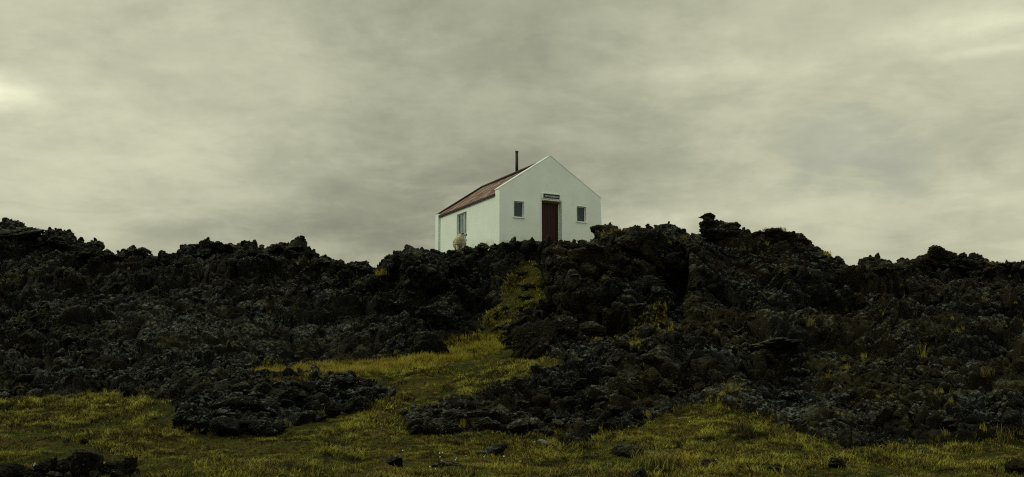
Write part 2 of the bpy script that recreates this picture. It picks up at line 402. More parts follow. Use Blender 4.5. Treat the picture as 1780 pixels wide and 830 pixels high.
Pl = Pw * np.array([.30, .30, .62]); h_, t_, k_ = facet(Pl, 33); crag = h_ * .75 + t_ * .55 + k_ * .35 + .1
crag *= np.where((TTg > 2.9) & (TTg < 5.2), .55, 1.).reshape(-1)
ridge = fbm(P * 2.2, 71, 5, .6) * .15
disp_r = crag * (1 - (np.exp(-((TTg - 9) / .7) ** 2) * np.where((PXg > 690) & (PXg < 1500), .92, .8)).reshape(-1)) + (big - .28) + med + fin + ridge + low * .22
crestw = 1 - .45 * np.exp(-((TTg - 9) / .35) ** 2)
scree = np.exp(-(((PXg - 420) / 270) ** 4 + ((PYg - 575) / 62) ** 4)) + .8 * np.exp(-(((PXg - 1280) / 105) ** 2 + ((PYg - 490) / 75) ** 2))
chunk = (1 - .45 * np.clip(scree, 0, 1)) * crestw
disp_g = fbm(P * 1.1, 81, 4) * .13 + fbm(P * 4., 85, 3) * .06
rwf = rw.reshape(-1)
disp_r = disp_r * (1 - np.where((TTg > 2.6) & (TTg < 5.2), np.where(PXg < 830, .65, .45), 0)).reshape(-1)
disp = disp_r * chunk.reshape(-1) * rwf + disp_g * (1 - rwf)
disp *= np.clip((PYg.reshape(-1) * 0 + 1), 0, 1) * np.where(TTg.reshape(-1) > 10.3, .3, 1)
far = (np.abs(P[:, 0]) > 120) | (P[:, 1] > 100)
disp = np.where(far, 0, disp)
# hollows: deep clefts under the ledges
for hx, hy, hw, hh, dep in ((728, 524, 30, 34, 1.1), (1362, 634, 60, 22, 1.0), (1174, 486, 17, 55, .8), (25, 572, 45, 24, .9), (1722, 726, 38, 26, .9), (965, 486, 12, 26, .7), (920, 690, 22, 12, .5), (1020, 715, 22, 14, .5), (940, 735, 18, 10, .4), (1395, 668, 40, 14, .6)):
    disp -= (dep * np.exp(-(((PXg - hx) / hw) ** 2 + ((PYg - hy) / hh) ** 2)) * ((TTg > 2.9) & (TTg < 8.9))).reshape(-1) * rwf
pth = np.zeros_like(PXg)
for (ax, ay), (bx, by) in zip([(842, 604), (862, 572), (880, 545), (898, 515), (915, 492)], [(862, 572), (880, 545), (898, 515), (915, 492), (925, 466)]):
    u_ = np.clip(((PXg - ax) * (bx - ax) + (PYg - ay) * (by - ay)) / ((bx - ax) ** 2 + (by - ay) ** 2), 0, 1)
    pth = np.maximum(pth, np.exp(-(((PXg - ax - u_ * (bx - ax)) / 46) ** 2 + ((PYg - ay - u_ * (by - ay)) / 22) ** 2)))
pth = (pth * ((TTg > 5) & (TTg < 8.6))).reshape(-1)
disp = np.where(rwf > .5, disp * (1 - .9 * pth) - .22 * pth, disp)
P2 = P + N0 * disp[:, None]
G2 = P2.reshape(nc, nr, 3)
idx = np.arange(nc * nr).reshape(nc, nr)
quads = np.stack([idx[:-1, :-1], idx[1:, :-1], idx[1:, 1:], idx[:-1, 1:]], -1).reshape(-1, 4)
gq = (gm[:-1, :-1] & gm[1:, 1:]).reshape(-1)
def submesh(name, q, mat):
    used, inv = np.unique(q, return_inverse=True)
    return mesh_np(name, P2[used], inv.reshape(-1, 4), mat)
tag(link('ground', submesh('ground', quads[gq], M_TURF)), 'mossy yellow green turf of the meadow and path', None, None, 'structure')
tag(link('lava_hill', submesh('lava_hill', quads[~gq], M_LAVA)), 'rough black lava slope below the white house', None, None, 'structure')
# coarse copy for finding where things stand
ci = np.unique(np.concatenate([np.arange(0, nc, 2), [nc - 1]])); ri = np.unique(np.concatenate([np.arange(0, nr, 2), [nr - 1]]))
Gc = G2[np.ix_(ci, ri)]; ic = np.arange(len(ci) * len(ri)).reshape(len(ci), len(ri))
qc = np.stack([ic[:-1, :-1], ic[1:, :-1], ic[1:, 1:], ic[:-1, 1:]], -1).reshape(-1, 4)
BV = BVHTree.FromPolygons([tuple(x) for x in Gc.reshape(-1, 3).tolist()], qc.tolist())
def ground_at(x, y):
    h = BV.ray_cast(Vector((x, y, 40)), Vector((0, 0, -1))); return h[0].z if h[0] else 0.
def hit(px, py):
    a = Vector((0, 0, EYE))
    for k in range(12):
        b = Vector(sight(px, py + 2.5 * k, 30)); h = BV.ray_cast(a, (b - a).normalized())
        if h[0] and h[0].y < 48: return h[0], h[1]
    return None, None

# ------------------------------------------------------------------ rocks
_ico = {}
def ico(n):
    if n not in _ico:
        bm = bmesh.new(); bmesh.ops.create_icosphere(bm, subdivisions=n, radius=1)
        _ico[n] = (np.array([v.co[:] for v in bm.verts]), np.array([[v.index for v in f.verts] for f in bm.faces])); bm.free()
    return _ico[n]
def rock_verts(seed, sub=4, planes=14, knob=.16, pit=.06, soft=9., stretch=(1, 1, .8)):
    v, f = ico(sub); r = np.random.default_rng(seed)
    nrm = r.normal(size=(planes, 3)); nrm /= np.linalg.norm(nrm, axis=1, keepdims=True)
    d = r.uniform(.46, .90, planes)
    dots = np.maximum(v @ nrm.T, 1e-3)
    rr = np.concatenate([d / dots, np.full((len(v), 1), 1.25)], 1)
    rad = -np.log(np.exp(-soft * np.minimum(rr, 3)).sum(1)) / soft
    p = v * rad[:, None]
    f1, f2, iv = worley(p * 2.6 + seed * 3.1, seed)
    g1, g2, iw = worley(p * 6.5 + seed * 1.7, seed + 5)
    k = knob * (np.clip((f2 - f1) * 1.6, 0, 1) ** .6 * (.4 + iv) - .4) + knob * .42 * (np.clip((g2 - g1) * 1.8, 0, 1) ** .6 - .5) + pit * fbm(p * 9, seed + 9, 4, .65)
    p = p + v * k[:, None]
    p = p / np.percentile(np.abs(p), 98.5, axis=0)
    return p * np.array(stretch), f
def rock_mesh(seed, mat=None, **kw):
    v, f = rock_verts(seed, **kw); return mesh_np('rock', v, f, mat or M_LAVA)
BLOCKS = [rock_mesh(100 + i, M_LAVA, sub=5, planes=8 + i % 4, knob=.09, pit=.09, soft=22, stretch=(1, .9, .75 + .05 * (i % 3))) for i in range(6)]
CLINK = [rock_mesh(200 + i, M_LAVA, sub=5, planes=12, knob=.20, pit=.15, soft=14, stretch=(1, .95, .85)) for i in range(6)]
PALE = rock_mesh(311, M_PALE, sub=5, planes=12, knob=.1, pit=.06, soft=10)
LICH = [rock_mesh(300 + i, M_LICHEN, sub=5, planes=12, knob=.12, pit=.06, soft=10, stretch=(1, .9, .75)) for i in range(2)]
MOSSY = [rock_mesh(320 + i, M_MOSSROCK, sub=5, planes=12, knob=.16, pit=.06, soft=9, stretch=(1, .9, .8)) for i in range(3)]

def boulder(px, pb, w, h, label, mesh, name='boulder', cat='boulder', group=None, rot=None, depth=None, sink=.18, seed=None, push=0.):
    """stand a boulder on the slope where the sight line (px, pb) meets it; w, h in sighted units at that distance"""
    q, n = hit(px, pb)
    if q is None: return None
    Y = q.y + push
    s = Y / F * 1.0
    W, H = w * s / 2, h * s / 2
    D = depth if depth else (W + H) / 2
    r = random.Random(seed if seed is not None else int(px * 7 + pb))
    o = link(name, mesh)
    o.rotation_euler = rot or (r.uniform(-.25, .25), r.uniform(-.25, .25), r.uniform(0, 6.28) if abs(W - D) < .3 * W else r.choice((0, 3.14)) + r.uniform(-.3, .3))
    o.scale = (W * 1.06, D * 1.06, H * 1.25)
    o.location = (q.x, q.y + push + D * .35, q.z + H * (1 - 2 * sink) )
    return tag(o, label, cat, group)

B, Ck = BLOCKS, CLINK
SLAB = rock_mesh(411, M_LAVA, sub=6, planes=9, knob=.2, pit=.12, soft=12, stretch=(1, .8, 1))
boulder(748, 618, 60, 46, 'rounded grey boulder with pale lichen cap at the top of the meadow', LICH[0], sink=.1)
boulder(985, 776, 42, 30, 'tilted moss flecked block leaning at the foot of the bank', MOSSY[0], rot=(.2, -.6, .4))
boulder(1010, 770, 46, 48, 'upright brown block in front of the central bank', MOSSY[1], rot=(.1, .3, 1.))
boulder(948, 777, 26, 12, 'small whitish lichen stone lying in the grass below the bank', PALE, name='stone', cat='stone', rot=(0, .3, .3))
boulder(690, 813, 32, 26, 'lone dark stone in the grass at the middle of the foreground', B[0], name='stone', cat='stone')
boulder(775, 812, 46, 14, 'low flat dark rock half sunk beside the lone stone', B[1], name='rock', cat='rock', sink=.3)
boulder(850, 792, 60, 20, 'long low dark rock in the turf below the bank corner', B[5], name='rock', cat='rock', sink=.3)
boulder(1092, 793, 54, 28, 'grey streaked rock left of the green tussock', MOSSY[2], name='rock', cat='rock', sink=.3)
boulder(1110, 834, 42, 26, 'dark rock buried below the green tussock', B[2], name='rock', cat='rock', sink=.3)
boulder(1237, 817, 38, 24, 'round black rock right of the green tussock', B[3], name='rock', cat='rock', sink=.3)
boulder(1352, 820, 26, 18, 'small knobbly rock on right turf near bottom', Ck[0], name='rock', cat='rock', sink=.3)
boulder(1455, 812, 44, 24, 'dark knobbly rock at the foot of the right slope', Ck[1], name='rock', cat='rock', sink=.3)
boulder(1770, 832, 46, 40, 'large black rock cut off by the lower right corner', B[0])
for (px, pb, w, h, lab, m) in ((18, 830, 72, 26, 'flat black slab at the lower left corner', B[1]), (76, 830, 42, 36, 'peaked black rock left of the large foreground block', Ck[3]),
        (106, 828, 36, 32, 'dull rock leaning against the large foreground block', Ck[1]), (142, 832, 50, 54, 'large angular black block in the lower left foreground', B[3]),
        (186, 830, 44, 32, 'sloping slab right of the large foreground block', Ck[5]), (217, 832, 34, 38, 'square upright block at the right end of foreground rocks', Ck[4]),
        (236, 830, 14, 14, 'tiny round stone beside the square upright block', B[2]), (118, 808, 20, 16, 'mossy stone behind the large foreground block', MOSSY[1]),
        (143, 772, 18, 12, 'right hand one of two small dark stones in left meadow', B[4]), (114, 770, 12, 8, 'left hand one of two small dark stones in left meadow', B[1])):
    boulder(px, pb, w, h, lab, m, name='rock' if w > 22 else 'stone', cat='rock' if w > 22 else 'stone', sink=.1)
row_bl = [(8, 824, 30, 16), (34, 828, 26, 14), (50, 832, 30, 18), (62, 822, 18, 10), (88, 822, 22, 13), (96, 834, 26, 16), (122, 834, 26, 18), (160, 834, 26, 20), (172, 822, 16, 9), (200, 832, 22, 18), (228, 832, 16, 12), (5, 834, 34, 22)]
for i, (px, pb, w, h) in enumerate(row_bl):
    boulder(px, pb, w, h, 'small ragged lava rock between the larger foreground rocks lower left', (Ck + B)[i], name='rock', cat='rock', group='small rocks of the lower left corner')
# standing slab and outcrops round the path
boulder(922, 624, 74, 82, 'tall leaning lava slab at the right of the path foot', SLAB, rot=(-.18, .1, .25), depth=.6, sink=.1, name='lava_slab', cat='boulder')
boulder(738, 508, 84, 78, 'overhanging lava head above the dark hollow left of path', Ck[3], sink=-.02, depth=.9, push=-.2, name='lava_outcrop', cat='outcrop')
boulder(760, 560, 60, 44, 'dark block below the hollow above the lichen capped boulder', Ck[4])
boulder(700, 462, 52, 23, 'flat topped black block on the skyline left of the house', B[4], sink=.1)
boulder(627, 478, 54, 27, 'black twin peaked boulder in the skyline gap', Ck[0], sink=.1)
boulder(100, 434, 58, 29, 'rounded lava boulder on the far left skyline', Ck[1], sink=.1)
boulder(30, 420, 84, 32, 'massive lava knob at the left edge of the skyline', Ck[5], sink=.1)
boulder(160, 446, 34, 19, 'small lava knob right of the far left boulder', Ck[2], sink=.1)
boulder(232, 446, 26, 17, 'pointed lava lump on the dipping left skyline', Ck[3], sink=.05)
boulder(372, 442, 62, 21, 'broad lava hump highest on the middle left skyline', Ck[4], sink=.1)
boulder(480, 442, 40, 18, 'left lump of the pair on skyline before the gap', Ck[0], sink=.05)
boulder(516, 440, 30, 18, 'right lump of the pair on skyline before the gap', Ck[2], sink=.05)
boulder(560, 462, 34, 15, 'small black lump on the skyline descending to the gap', Ck[1], sink=.05)
boulder(1096, 434, 70, 34, 'mossy lava hump beside the right house corner', MOSSY[2], sink=.1)
boulder(1532, 480, 40, 19, 'round lava boulder on the right skyline saddle', Ck[3], sink=.05)
boulder(1702, 462, 34, 21, 'pointed boulder right of the wedge shaped crag', Ck[0], sink=.0)
boulder(1757, 470, 36, 18, 'low rounded boulder at the right end of skyline', Ck[5], sink=.05)
boulder(1395, 424, 24, 14, 'jagged little rock on the shoulder right of turf cap', Ck[2], sink=.05)
boulder(1462, 480, 40, 17, 'smooth dark boulder where the right knob meets the saddle', B[1], sink=.1)
boulder(1350, 612, 110, 26, 'broad lava ledge over the dark hollow on right slope', MOSSY[0], depth=1.0, sink=.0, push=-.25, name='lava_ledge', cat='ledge')
boulder(1612, 655, 34, 24, 'pale lichen boulder in the middle of the right slope', LICH[1])
boulder(1026, 428, 8, 6, 'tiny white stone on the rocks below the right window', PALE, name='stone', cat='stone')
for px, pb, w_s in ((905, 478, 52), (918, 500, 44), (925, 520, 60), (892, 548, 44), (884, 572, 50), (874, 596, 56)):
    boulder(px, pb, w_s, 9, 'flat lava step set across the grassy path below the house', MOSSY[0], name='stone_step', cat='step', group='steps of the path', depth=.35, rot=(.05, .03, .1), sink=.2)
# pinnacle of several fused lumps
def lumps(name, px0, pb0, parts, label, cat, mat=M_LAVA, Yoff=0.):
    q, _ = hit(px0, pb0); vs = []; fs = []; n = 0
    for i, (px, py, w, h, dy) in enumerate(parts):
        c = np.array(sight(px, py, q.y + Yoff + dy)); s = q.y / F
        v, f = rock_verts(500 + i * 7 + int(px0), sub=5, planes=13, knob=.26, pit=.12, soft=8, stretch=(1, 1, 1))
        v = v * np.array([w * s / 2 * 1.08, (w + h) / 4 * s, h * s / 2 * 1.08]) + c - np.array(q)
        vs.append(v); fs.append(f + n); n += len(v)
    return tag(link(name, mesh_np(name, np.concatenate(vs), np.concatenate(fs), mat), None, q), label, cat)
lumps('lava_pinnacle', 1255, 415, [(1231, 379, 25, 13, 0), (1237, 391, 30, 24, 0), (1224, 396, 13, 10, -.05), (1221, 390, 11, 10, 0), (1250, 394, 36, 26, .05), (1263, 398, 34, 22, 0), (1276, 392, 20, 11, .05), (1283, 394, 10, 8, 0), (1254, 412, 64, 28, 0), (1240, 403, 26, 18, 0), (1292, 409, 44, 20, .1)],
      'knobbly lava pinnacle shaped like a raised head on the skyline', 'pinnacle', Yoff=.2)
lumps('lava_crag', 1660, 470, [(1624, 436, 22, 18, 0), (1634, 444, 36, 26, 0), (1652, 447, 36, 22, 0), (1668, 453, 36, 22, .05), (1640, 458, 60, 26, 0), (1672, 462, 56, 22, 0), (1618, 450, 18, 18, 0), (1690, 456, 26, 16, 0)],
      'wedge shaped lava crag with a sharp left tip on the right skyline', 'crag', Yoff=.1)
lumps('turf_hummock', 1345, 414, [(1328, 408, 36, 16, 0), (1347, 407, 42, 18, 0), (1364, 409, 32, 16, 0), (1334, 416, 46, 18, .1), (1362, 417, 46, 18, .1)], 'flat turf capped hummock on skyline right of the pinnacle', 'hummock', M_MOSSROCK, .2)

# groups of blocks nothing tells apart
def row(pts, label, group, meshes, cat='lava block', name='lava_block'):
    for i, (px, pb, w, h) in enumerate(pts):
        boulder(px, pb, w, h, label, meshes[i % len(meshes)], name=name, cat=cat, group=group, seed=i * 13 + int(px))
r = random.Random(3)
pile = []
for i in range(64):
    u = r.random(); px = 322 + 345 * u
    top = np.interp(px, [322, 340, 450, 670], [712, 682, 664, 664]); foot = np.interp(px, [322, 340, 370, 455, 550, 640, 672], [728, 752, 762, 758, 730, 706, 688])
    k = r.random() ** .8; pb = top + 8 + (foot - top - 2) * k
    w = r.uniform(18, 46) * (.75 + .35 * k); pile.append((px, pb, w, w * r.uniform(.5, .85)))
pile += [(497, 660, 20, 26), (548, 664, 30, 22), (610, 662, 26, 18), (662, 690, 26, 24), (450, 752, 40, 34), (395, 756, 60, 36), (345, 746, 48, 26)]
row(pile, 'angular black lava block in the low pile left of the grassy track', 'blocks of the low lava pile', B + Ck[:2])
bank = []
for i in range(60):
    px = 706 + 470 * r.random()
    top = np.interp(px, [700, 760, 830, 900, 960, 1000, 1100, 1180], [738, 716, 694, 670, 646, 630, 606, 598]); foot = np.interp(px, [700, 830, 950, 1060, 1100, 1180], [752, 760, 764, 754, 740, 712])
    k = r.random(); w = r.uniform(20, 48) * (.75 + .3 * k); h = w * r.uniform(.6, .95); pb = top + h * .8 + max(4, foot - top - h * .7) * k
    bank.append((px, pb, w, h))
bank += [(722, 754, 34, 16), (752, 756, 34, 28), (905, 738, 54, 36), (870, 736, 44, 34), (1000, 668, 40, 30), (980, 690, 40, 34), (1045, 700, 44, 36)]
row(bank, 'dark knobbly block in the stone bank right of the grassy track', 'blocks of the stone bank', [B[0], MOSSY[0], Ck[1], B[3], Ck[4], MOSSY[1], Ck[2]])
wall = [(1015, 530, 36, 36), (1035, 545, 34, 34), (1063, 535, 24, 26), (1066, 515, 24, 22), (1090, 532, 40, 34), (1085, 508, 34, 24), (1050, 560, 30, 26), (1062, 562, 34, 30), (1040, 522, 32, 28), (1005, 560, 50, 44),
        (985, 580, 40, 40), (1030, 585, 50, 40), (1085, 462, 46, 26), (1075, 485, 40, 22), (1050, 475, 40, 30), (1020, 480, 40, 28), (1000, 500, 34, 40), (985, 470, 40, 34), (975, 445, 36, 26), (1005, 448, 36, 24), (1035, 440, 34, 24),
        (1110, 480, 40, 34), (1130, 505, 40, 34), (1120, 450, 44, 36), (1145, 450, 34, 36), (980, 535, 40, 46), (960, 445, 26, 24), (1110, 545, 30, 26), (1140, 470, 36, 30)]
row(wall, 'black lava block stacked in the outcrop below the house door', 'blocks of the central outcrop', [Ck[0], B[1], MOSSY[0], Ck[3], B[4], MOSSY[2], Ck[5]])
edge = [(815, 440, 26, 14), (840, 434, 28, 16), (860, 432, 26, 16), (880, 432, 24, 14), (900, 432, 28, 16), (920, 432, 26, 16), (938, 432, 22, 14), (958, 430, 24, 16), (980, 432, 30, 16), (1003, 432, 24, 14), (1020, 430, 22, 14), (785, 444, 24, 12), (760, 446, 30, 14), (735, 450, 26, 12)]
row(edge, 'small lava rock along the rim in front of the white house', 'rocks along the rim before the house', Ck + B[:2], cat='rock', name='rim_rock')
OFF = [11, 15, 9, 18, 13, 10, 16, 12, 20, 9, 14, 11, 17, 10, 13, 15, 9, 12, 16, 11]
ridge_l = [(px, np.interp(px, [a for a, b in SKY], [b for a, b in SKY]) + off_, r.uniform(14, 34), off_ + r.uniform(-4, 5)) for px, off_ in zip((8, 62, 128, 145, 190, 210, 262, 290, 312, 335, 352, 398, 420, 440, 460, 500, 535, 578, 600, 650), OFF)]
row(ridge_l, 'black clinker block on the crest of the left lava ridge', 'clinker blocks on the left crest', Ck)
ridge_r = [(px, np.interp(px, [a for a, b in SKY], [b for a, b in SKY]) + off_, r.uniform(14, 34), off_ + r.uniform(-4, 5)) for px, off_ in zip((1500, 1515, 1552, 1575, 1596, 1612, 1660, 1680, 1722, 1738, 1775), OFF)]
row(ridge_r, 'black clinker block on the crest of the right lava ridge', 'clinker blocks on the right crest', Ck)

# ------------------------------------------------------------------ scattered rubble and grass (uncountable)
def scatter(name, pts, rot, scale, vid, protos, label):
    coll = bpy.data.collections.new(name + '_kinds')
    for i, me in enumerate(protos):
        o = bpy.data.objects.new('%s_kind' % name, me); coll.objects.link(o)
    order = sorted(range(len(protos)), key=lambda i: coll.objects[i].name)
    me = bpy.data.meshes.new(name); me.vertices.add(len(pts)); me.vertices.foreach_set('co', np.asarray(pts, np.float32).ravel())
    for nm, typ, arr in (('rot', 'FLOAT_VECTOR', rot), ('scl', 'FLOAT_VECTOR', scale)):
        a = me.attributes.new(nm, typ, 'POINT'); a.data.foreach_set('vector', np.asarray(arr, np.float32).ravel())
    a = me.attributes.new('vid', 'INT', 'POINT'); a.data.foreach_set('value', np.asarray(vid, np.int32))
    ng = bpy.data.node_groups.new(name, 'GeometryNodeTree')
    ng.interface.new_socket('Geometry', in_out='INPUT', socket_type='NodeSocketGeometry'); ng.interface.new_socket('Geometry', in_out='OUTPUT', socket_type='NodeSocketGeometry')
    N = ng.nodes.new; gi = N('NodeGroupInput'); go = N('NodeGroupOutput'); ip = N('GeometryNodeInstanceOnPoints'); ci_ = N('GeometryNodeCollectionInfo')
    ci_.inputs['Collection'].default_value = coll; ci_.inputs['Separate Children'].default_value = True; ci_.inputs['Reset Children'].default_value = True
    def attr(nm, t):
        n = N('GeometryNodeInputNamedAttribute'); n.data_type = t; n.inputs['Name'].default_value = nm; return n.outputs['Attribute']
    L = ng.links.new; er = N('FunctionNodeEulerToRotation'); L(attr('rot', 'FLOAT_VECTOR'), er.inputs[0])
    L(gi.outputs[0], ip.inputs['Points']); L(ci_.outputs[0], ip.inputs['Instance']); ip.inputs['Pick Instance'].default_value = True
    L(attr('vid', 'INT'), ip.inputs['Instance Index']); L(er.outputs[0], ip.inputs['Rotation']); L(attr('scl', 'FLOAT_VECTOR'), ip.inputs['Scale'])
    L(ip.outputs[0], go.inputs[0])
    o = link(name, me); md = o.modifiers.new('scatter', 'NODES'); md.node_group = ng
    return tag(o, label, None, None, 'stuff')

qa = P2[quads]
area = np.linalg.norm(np.cross(qa[:, 2] - qa[:, 0], qa[:, 3] - qa[:, 1]), axis=1) / 2
qc_ = qa.mean(1)
nq = np.cross(qa[:, 2] - qa[:, 0], qa[:, 3] - qa[:, 1]); nq /= np.linalg.norm(nq, axis=1, keepdims=True) + 1e-9; nq = np.where(nq[:, 2:] < 0, -nq, nq)
qt = ((TTg[:-1, :-1] + TTg[1:, 1:]) / 2).reshape(-1); qpx = PXg[:-1, :-1].reshape(-1); qpy = PYg[:-1, :-1].reshape(-1)
qscree = np.clip(scree[:-1, :-1], 0, 1).reshape(-1)
view = (qpx > -330) & (qpx < 2110)
def pick(w, n):
    c = np.cumsum(w); return np.searchsorted(c, rng.random(n) * c[-1])
def inq(i):
    a, b = rng.random((2, len(i), 1)); q = qa[i]
    return (q[:, 0] * (1 - a) + q[:, 1] * a) * (1 - b) + (q[:, 3] * (1 - a) + q[:, 2] * a) * b
SM = [rock_mesh(600 + i, M_LAVA, sub=4, planes=9, knob=.14, pit=.15, soft=18, stretch=(1, .8, .6 + .06 * i)) for i in range(6)] + \
     [rock_mesh(640 + i, M_LAVA, sub=4, planes=8, knob=.06, pit=.09, soft=26, stretch=(1, .75, .5)) for i in range(4)] + [rock_mesh(660, M_LICHEN, sub=4), rock_mesh(661, M_MOSSROCK, sub=4)]
patch = (sstep(-.35, .3, vnoise(qc_ * .8, 91)) * .85 + .15) * (.25 + .75 * sstep(.35, .75, nq[:, 2]))
qpth = pth.reshape(nc, nr)[:-1, :-1].reshape(-1)
qband = band[:-1, :-1].reshape(-1)
wr = np.where(~gq & view & (qt > 2.6) & (qt < 10.2), area * patch * (1 - .6 * qpth), 0) + np.where(gq & view & (qt > 2.3) & (qt < 8.6), area * np.clip(qband, 0, 1) ** 1.5 * .55 * sstep(-.2, .3, vnoise(qc_ * 1.1, 93)), 0)
NR = 52000
ii = pick(wr, NR); pr = inq(ii)
dist = pr[:, 1]
sz = .032 * (rng.random(NR) * .985 + .015) ** -.56
sz = np.clip(sz, .03, .30) * (1 - .62 * qscree[ii]) * np.where(qt[ii] > 8.6, .85, 1)
ss = sz[:, None] * rng.uniform(.75, 1.3, (NR, 3))
pr = pr + nq[ii] * (sz * .15)[:, None]
scatter('rubble', pr, rng.uniform(0, 6.28, (NR, 3)), ss, rng.choice(12, NR, p=[.1] * 6 + [.07] * 4 + [.06, .06]), SM, 'loose black lava rubble covering the slopes')

def blades(seed, n, h, spread, w=.006, lean=.5, seg=3):
    r = np.random.default_rng(seed); V = []; Fq = []
    for i in range(n):
        a = r.uniform(0, 6.28); b = r.uniform(0, 6.28); rad = spread * math.sqrt(r.random()); hh = h * r.uniform(.45, 1.15); ln = lean * r.uniform(.1, 1.) * hh
        base_ = np.array([rad * math.cos(a), rad * math.sin(a), -.02]); dx = np.array([math.cos(b), math.sin(b), 0]); sd = np.array([-math.sin(b), math.cos(b), 0])
        k0 = len(V)
        for s in range(seg + 1):
            t = s / seg; c = base_ + dx * ln * t * t + np.array([0, 0, hh * t * (1 - .25 * t * lean)]); ww = w * (1 - t * .85)
            V += [c - sd * ww, c + sd * ww]
        for s in range(seg): Fq.append([k0 + 2 * s, k0 + 2 * s + 1, k0 + 2 * s + 3, k0 + 2 * s + 2])
    return np.array(V), np.array(Fq)
def tuft(seed, mat, n, h, spread, **kw):
    v, f = blades(seed, n, h, spread, **kw); return mesh_np('tuft', v, f, mat)
GT = [tuft(700 + i, M_GRASS, 34, .07 + .012 * i, .15, w=.007, lean=.9, seg=2) for i in range(5)] + [tuft(710, M_GRASS, 22, .15, .08, lean=.8)]
wg = np.where(gq & view & (qt > 1.6) & (qt < 8.7), area * (.10 + sstep(-.35, .4, fbm(qc_ * 1.3, 95, 3) * 1.5)) / np.maximum(qc_[:, 1], 12) ** .7, 0)
NG = 42000
ii = pick(wg, NG); pg = inq(ii); sg = rng.uniform(.55, 1.2, NG) * (.55 + 1.0 * sstep(-.25, .45, fbm(pg * .9, 99, 3)))
scatter('meadow_grass', pg, np.stack([rng.normal(0, .15, NG), rng.normal(0, .15, NG), rng.uniform(0, 6.28, NG)], 1), np.stack([sg, sg, sg * rng.uniform(.6, 1.2, NG)], 1), rng.choice(6, NG, p=[.19] * 5 + [.05]), GT, 'short mossy grass covering the meadow and path')
# taller straw-coloured grass: strip behind the low pile, path edges, crest fringe and pockets between the rocks
ST = [tuft(720 + i, M_STRAW, 26, .26, .10, w=.006, lean=.55) for i in range(4)] + [tuft(730 + i, M_TUFT, 16, .22, .09, w=.005, lean=.6) for i in range(3)]
strip = inside([(420, 657), (430, 640), (560, 630), (700, 616), (770, 592), (860, 590), (880, 610), (720, 646), (680, 650)], qpx, qpy) & gq
pock = np.clip(sstep(.38, .62, vnoise(qc_ * .9, 97)), 0, 1) * (nq[:, 2] > .35) * ~gq
pock = pock * (.35 + 1.2 * (qpx > 1380) * (qpy < 740))
crest = (np.abs(qt - 8.95) < .3) * ((qpx > 1040) & (qpx < 1215) | (qpx > 1310) & (qpx < 1380)) * 1.
shelfq = inside(SHELF, qpx, qpy)
hol = inside([(195, 682), (290, 690), (250, 704), (170, 700)], qpx, qpy) * 1.
rwq = rw[:-1, :-1].reshape(-1)
ws = np.where(view & (qt > 2.4) & (qt < 9.3), area * (strip * 3. + pock * .55 + crest * .7 + shelfq * .5 + hol * 1. + 2.2 * ((rwq > .08) & (rwq < .92)) * (qt < 8)), 0)
NS = 7000
ii = pick(ws, NS); ps = inq(ii); sg = rng.uniform(.35, 1.1, NS) * np.where(strip[ii], 1., .75)
scatter('straw_grass', ps, np.stack([rng.normal(0, .15, NS), rng.normal(0, .15, NS), rng.uniform(0, 6.28, NS)], 1), np.stack([sg] * 3, 1), np.where(strip[ii] | (rng.random(NS) < .15), rng.integers(0, 4, NS), rng.integers(4, 7, NS)), ST, 'straw coloured grass fringing the slope foot and path')

def clump(px, pb, h, spread, n, label, mat, name='grass_tussock', group=None, lean=.8, seed=1, Y=None):
    q = Vector(sight(px, pb, Y)) if Y else hit(px, pb)[0]
    if q is None: return
    return tag(link(name, tuft(seed, mat, n, h, spread, w=.008, lean=lean), None, q), label, 'tussock', group)
clump(1140, 812, .42, .42, 330, 'large green grass tussock spreading in the right foreground', M_TUFT, lean=1.1, seed=801)
clump(1190, 806, .34, .26, 160, 'yellower tussock touching the right of the large green one', M_STRAW, lean=1.1, seed=802)
clump(1492, 532, .4, .18, 90, 'bright yellow grass tuft high below the right saddle', M_TUFT, seed=803)
clump(1538, 548, .36, .22, 70, 'orange grass tuft right of the bright yellow one', M_TUFT, seed=804)
clump(1408, 566, .34, .16, 60, 'thin yellow tuft low on the flank of right knob', M_TUFT, seed=805)
clump(1435, 446, .3, .22, 80, 'orange grass tuft on the shoulder of the right knob', M_STRAW, seed=806)
clump(1600, 620, .5, .22, 70, 'tall dry tuft in the middle of the right slope', M_TUFT, seed=807)
clump(1715, 655, .34, .2, 110, 'pale grass tuft among lichened rocks far right', M_TUFT, seed=808)
clump(1745, 770, .5, .22, 80, 'ragged pale tuft beside the dark hollow at far right', M_TUFT, seed=809)
clump(1272, 678, .3, .2, 80, 'rusty yellow tuft left of the hollow on right slope', M_TUFT, seed=810)
clump(665, 478, .34, .32, 170, 'orange grass tuft in the skyline notch left of the house', M_STRAW, seed=811)
clump(757, 480, .3, .25, 80, 'small rusty tuft behind the overhanging lava head', M_TUFT, seed=812)
clump(1330, 426, .2, .14, 50, 'yellow tuft under the left end of the turf hummock', M_DRY, seed=813)
HUM = bpy.data.objects['turf_hummock']
clump(1346, 402, .17, .46, 260, 'dry grass growing on top of the turf hummock', M_DRY, seed=814, Y=HUM.location.y + .2)
clump(800, 742, .26, .14, 60, 'rusty tuft in the face of the stone bank', M_STRAW, seed=815)
clump(1075, 404, .2, .6, 120, 'brown grass fringe on the mossy hump by the house', M_DRY, seed=816)

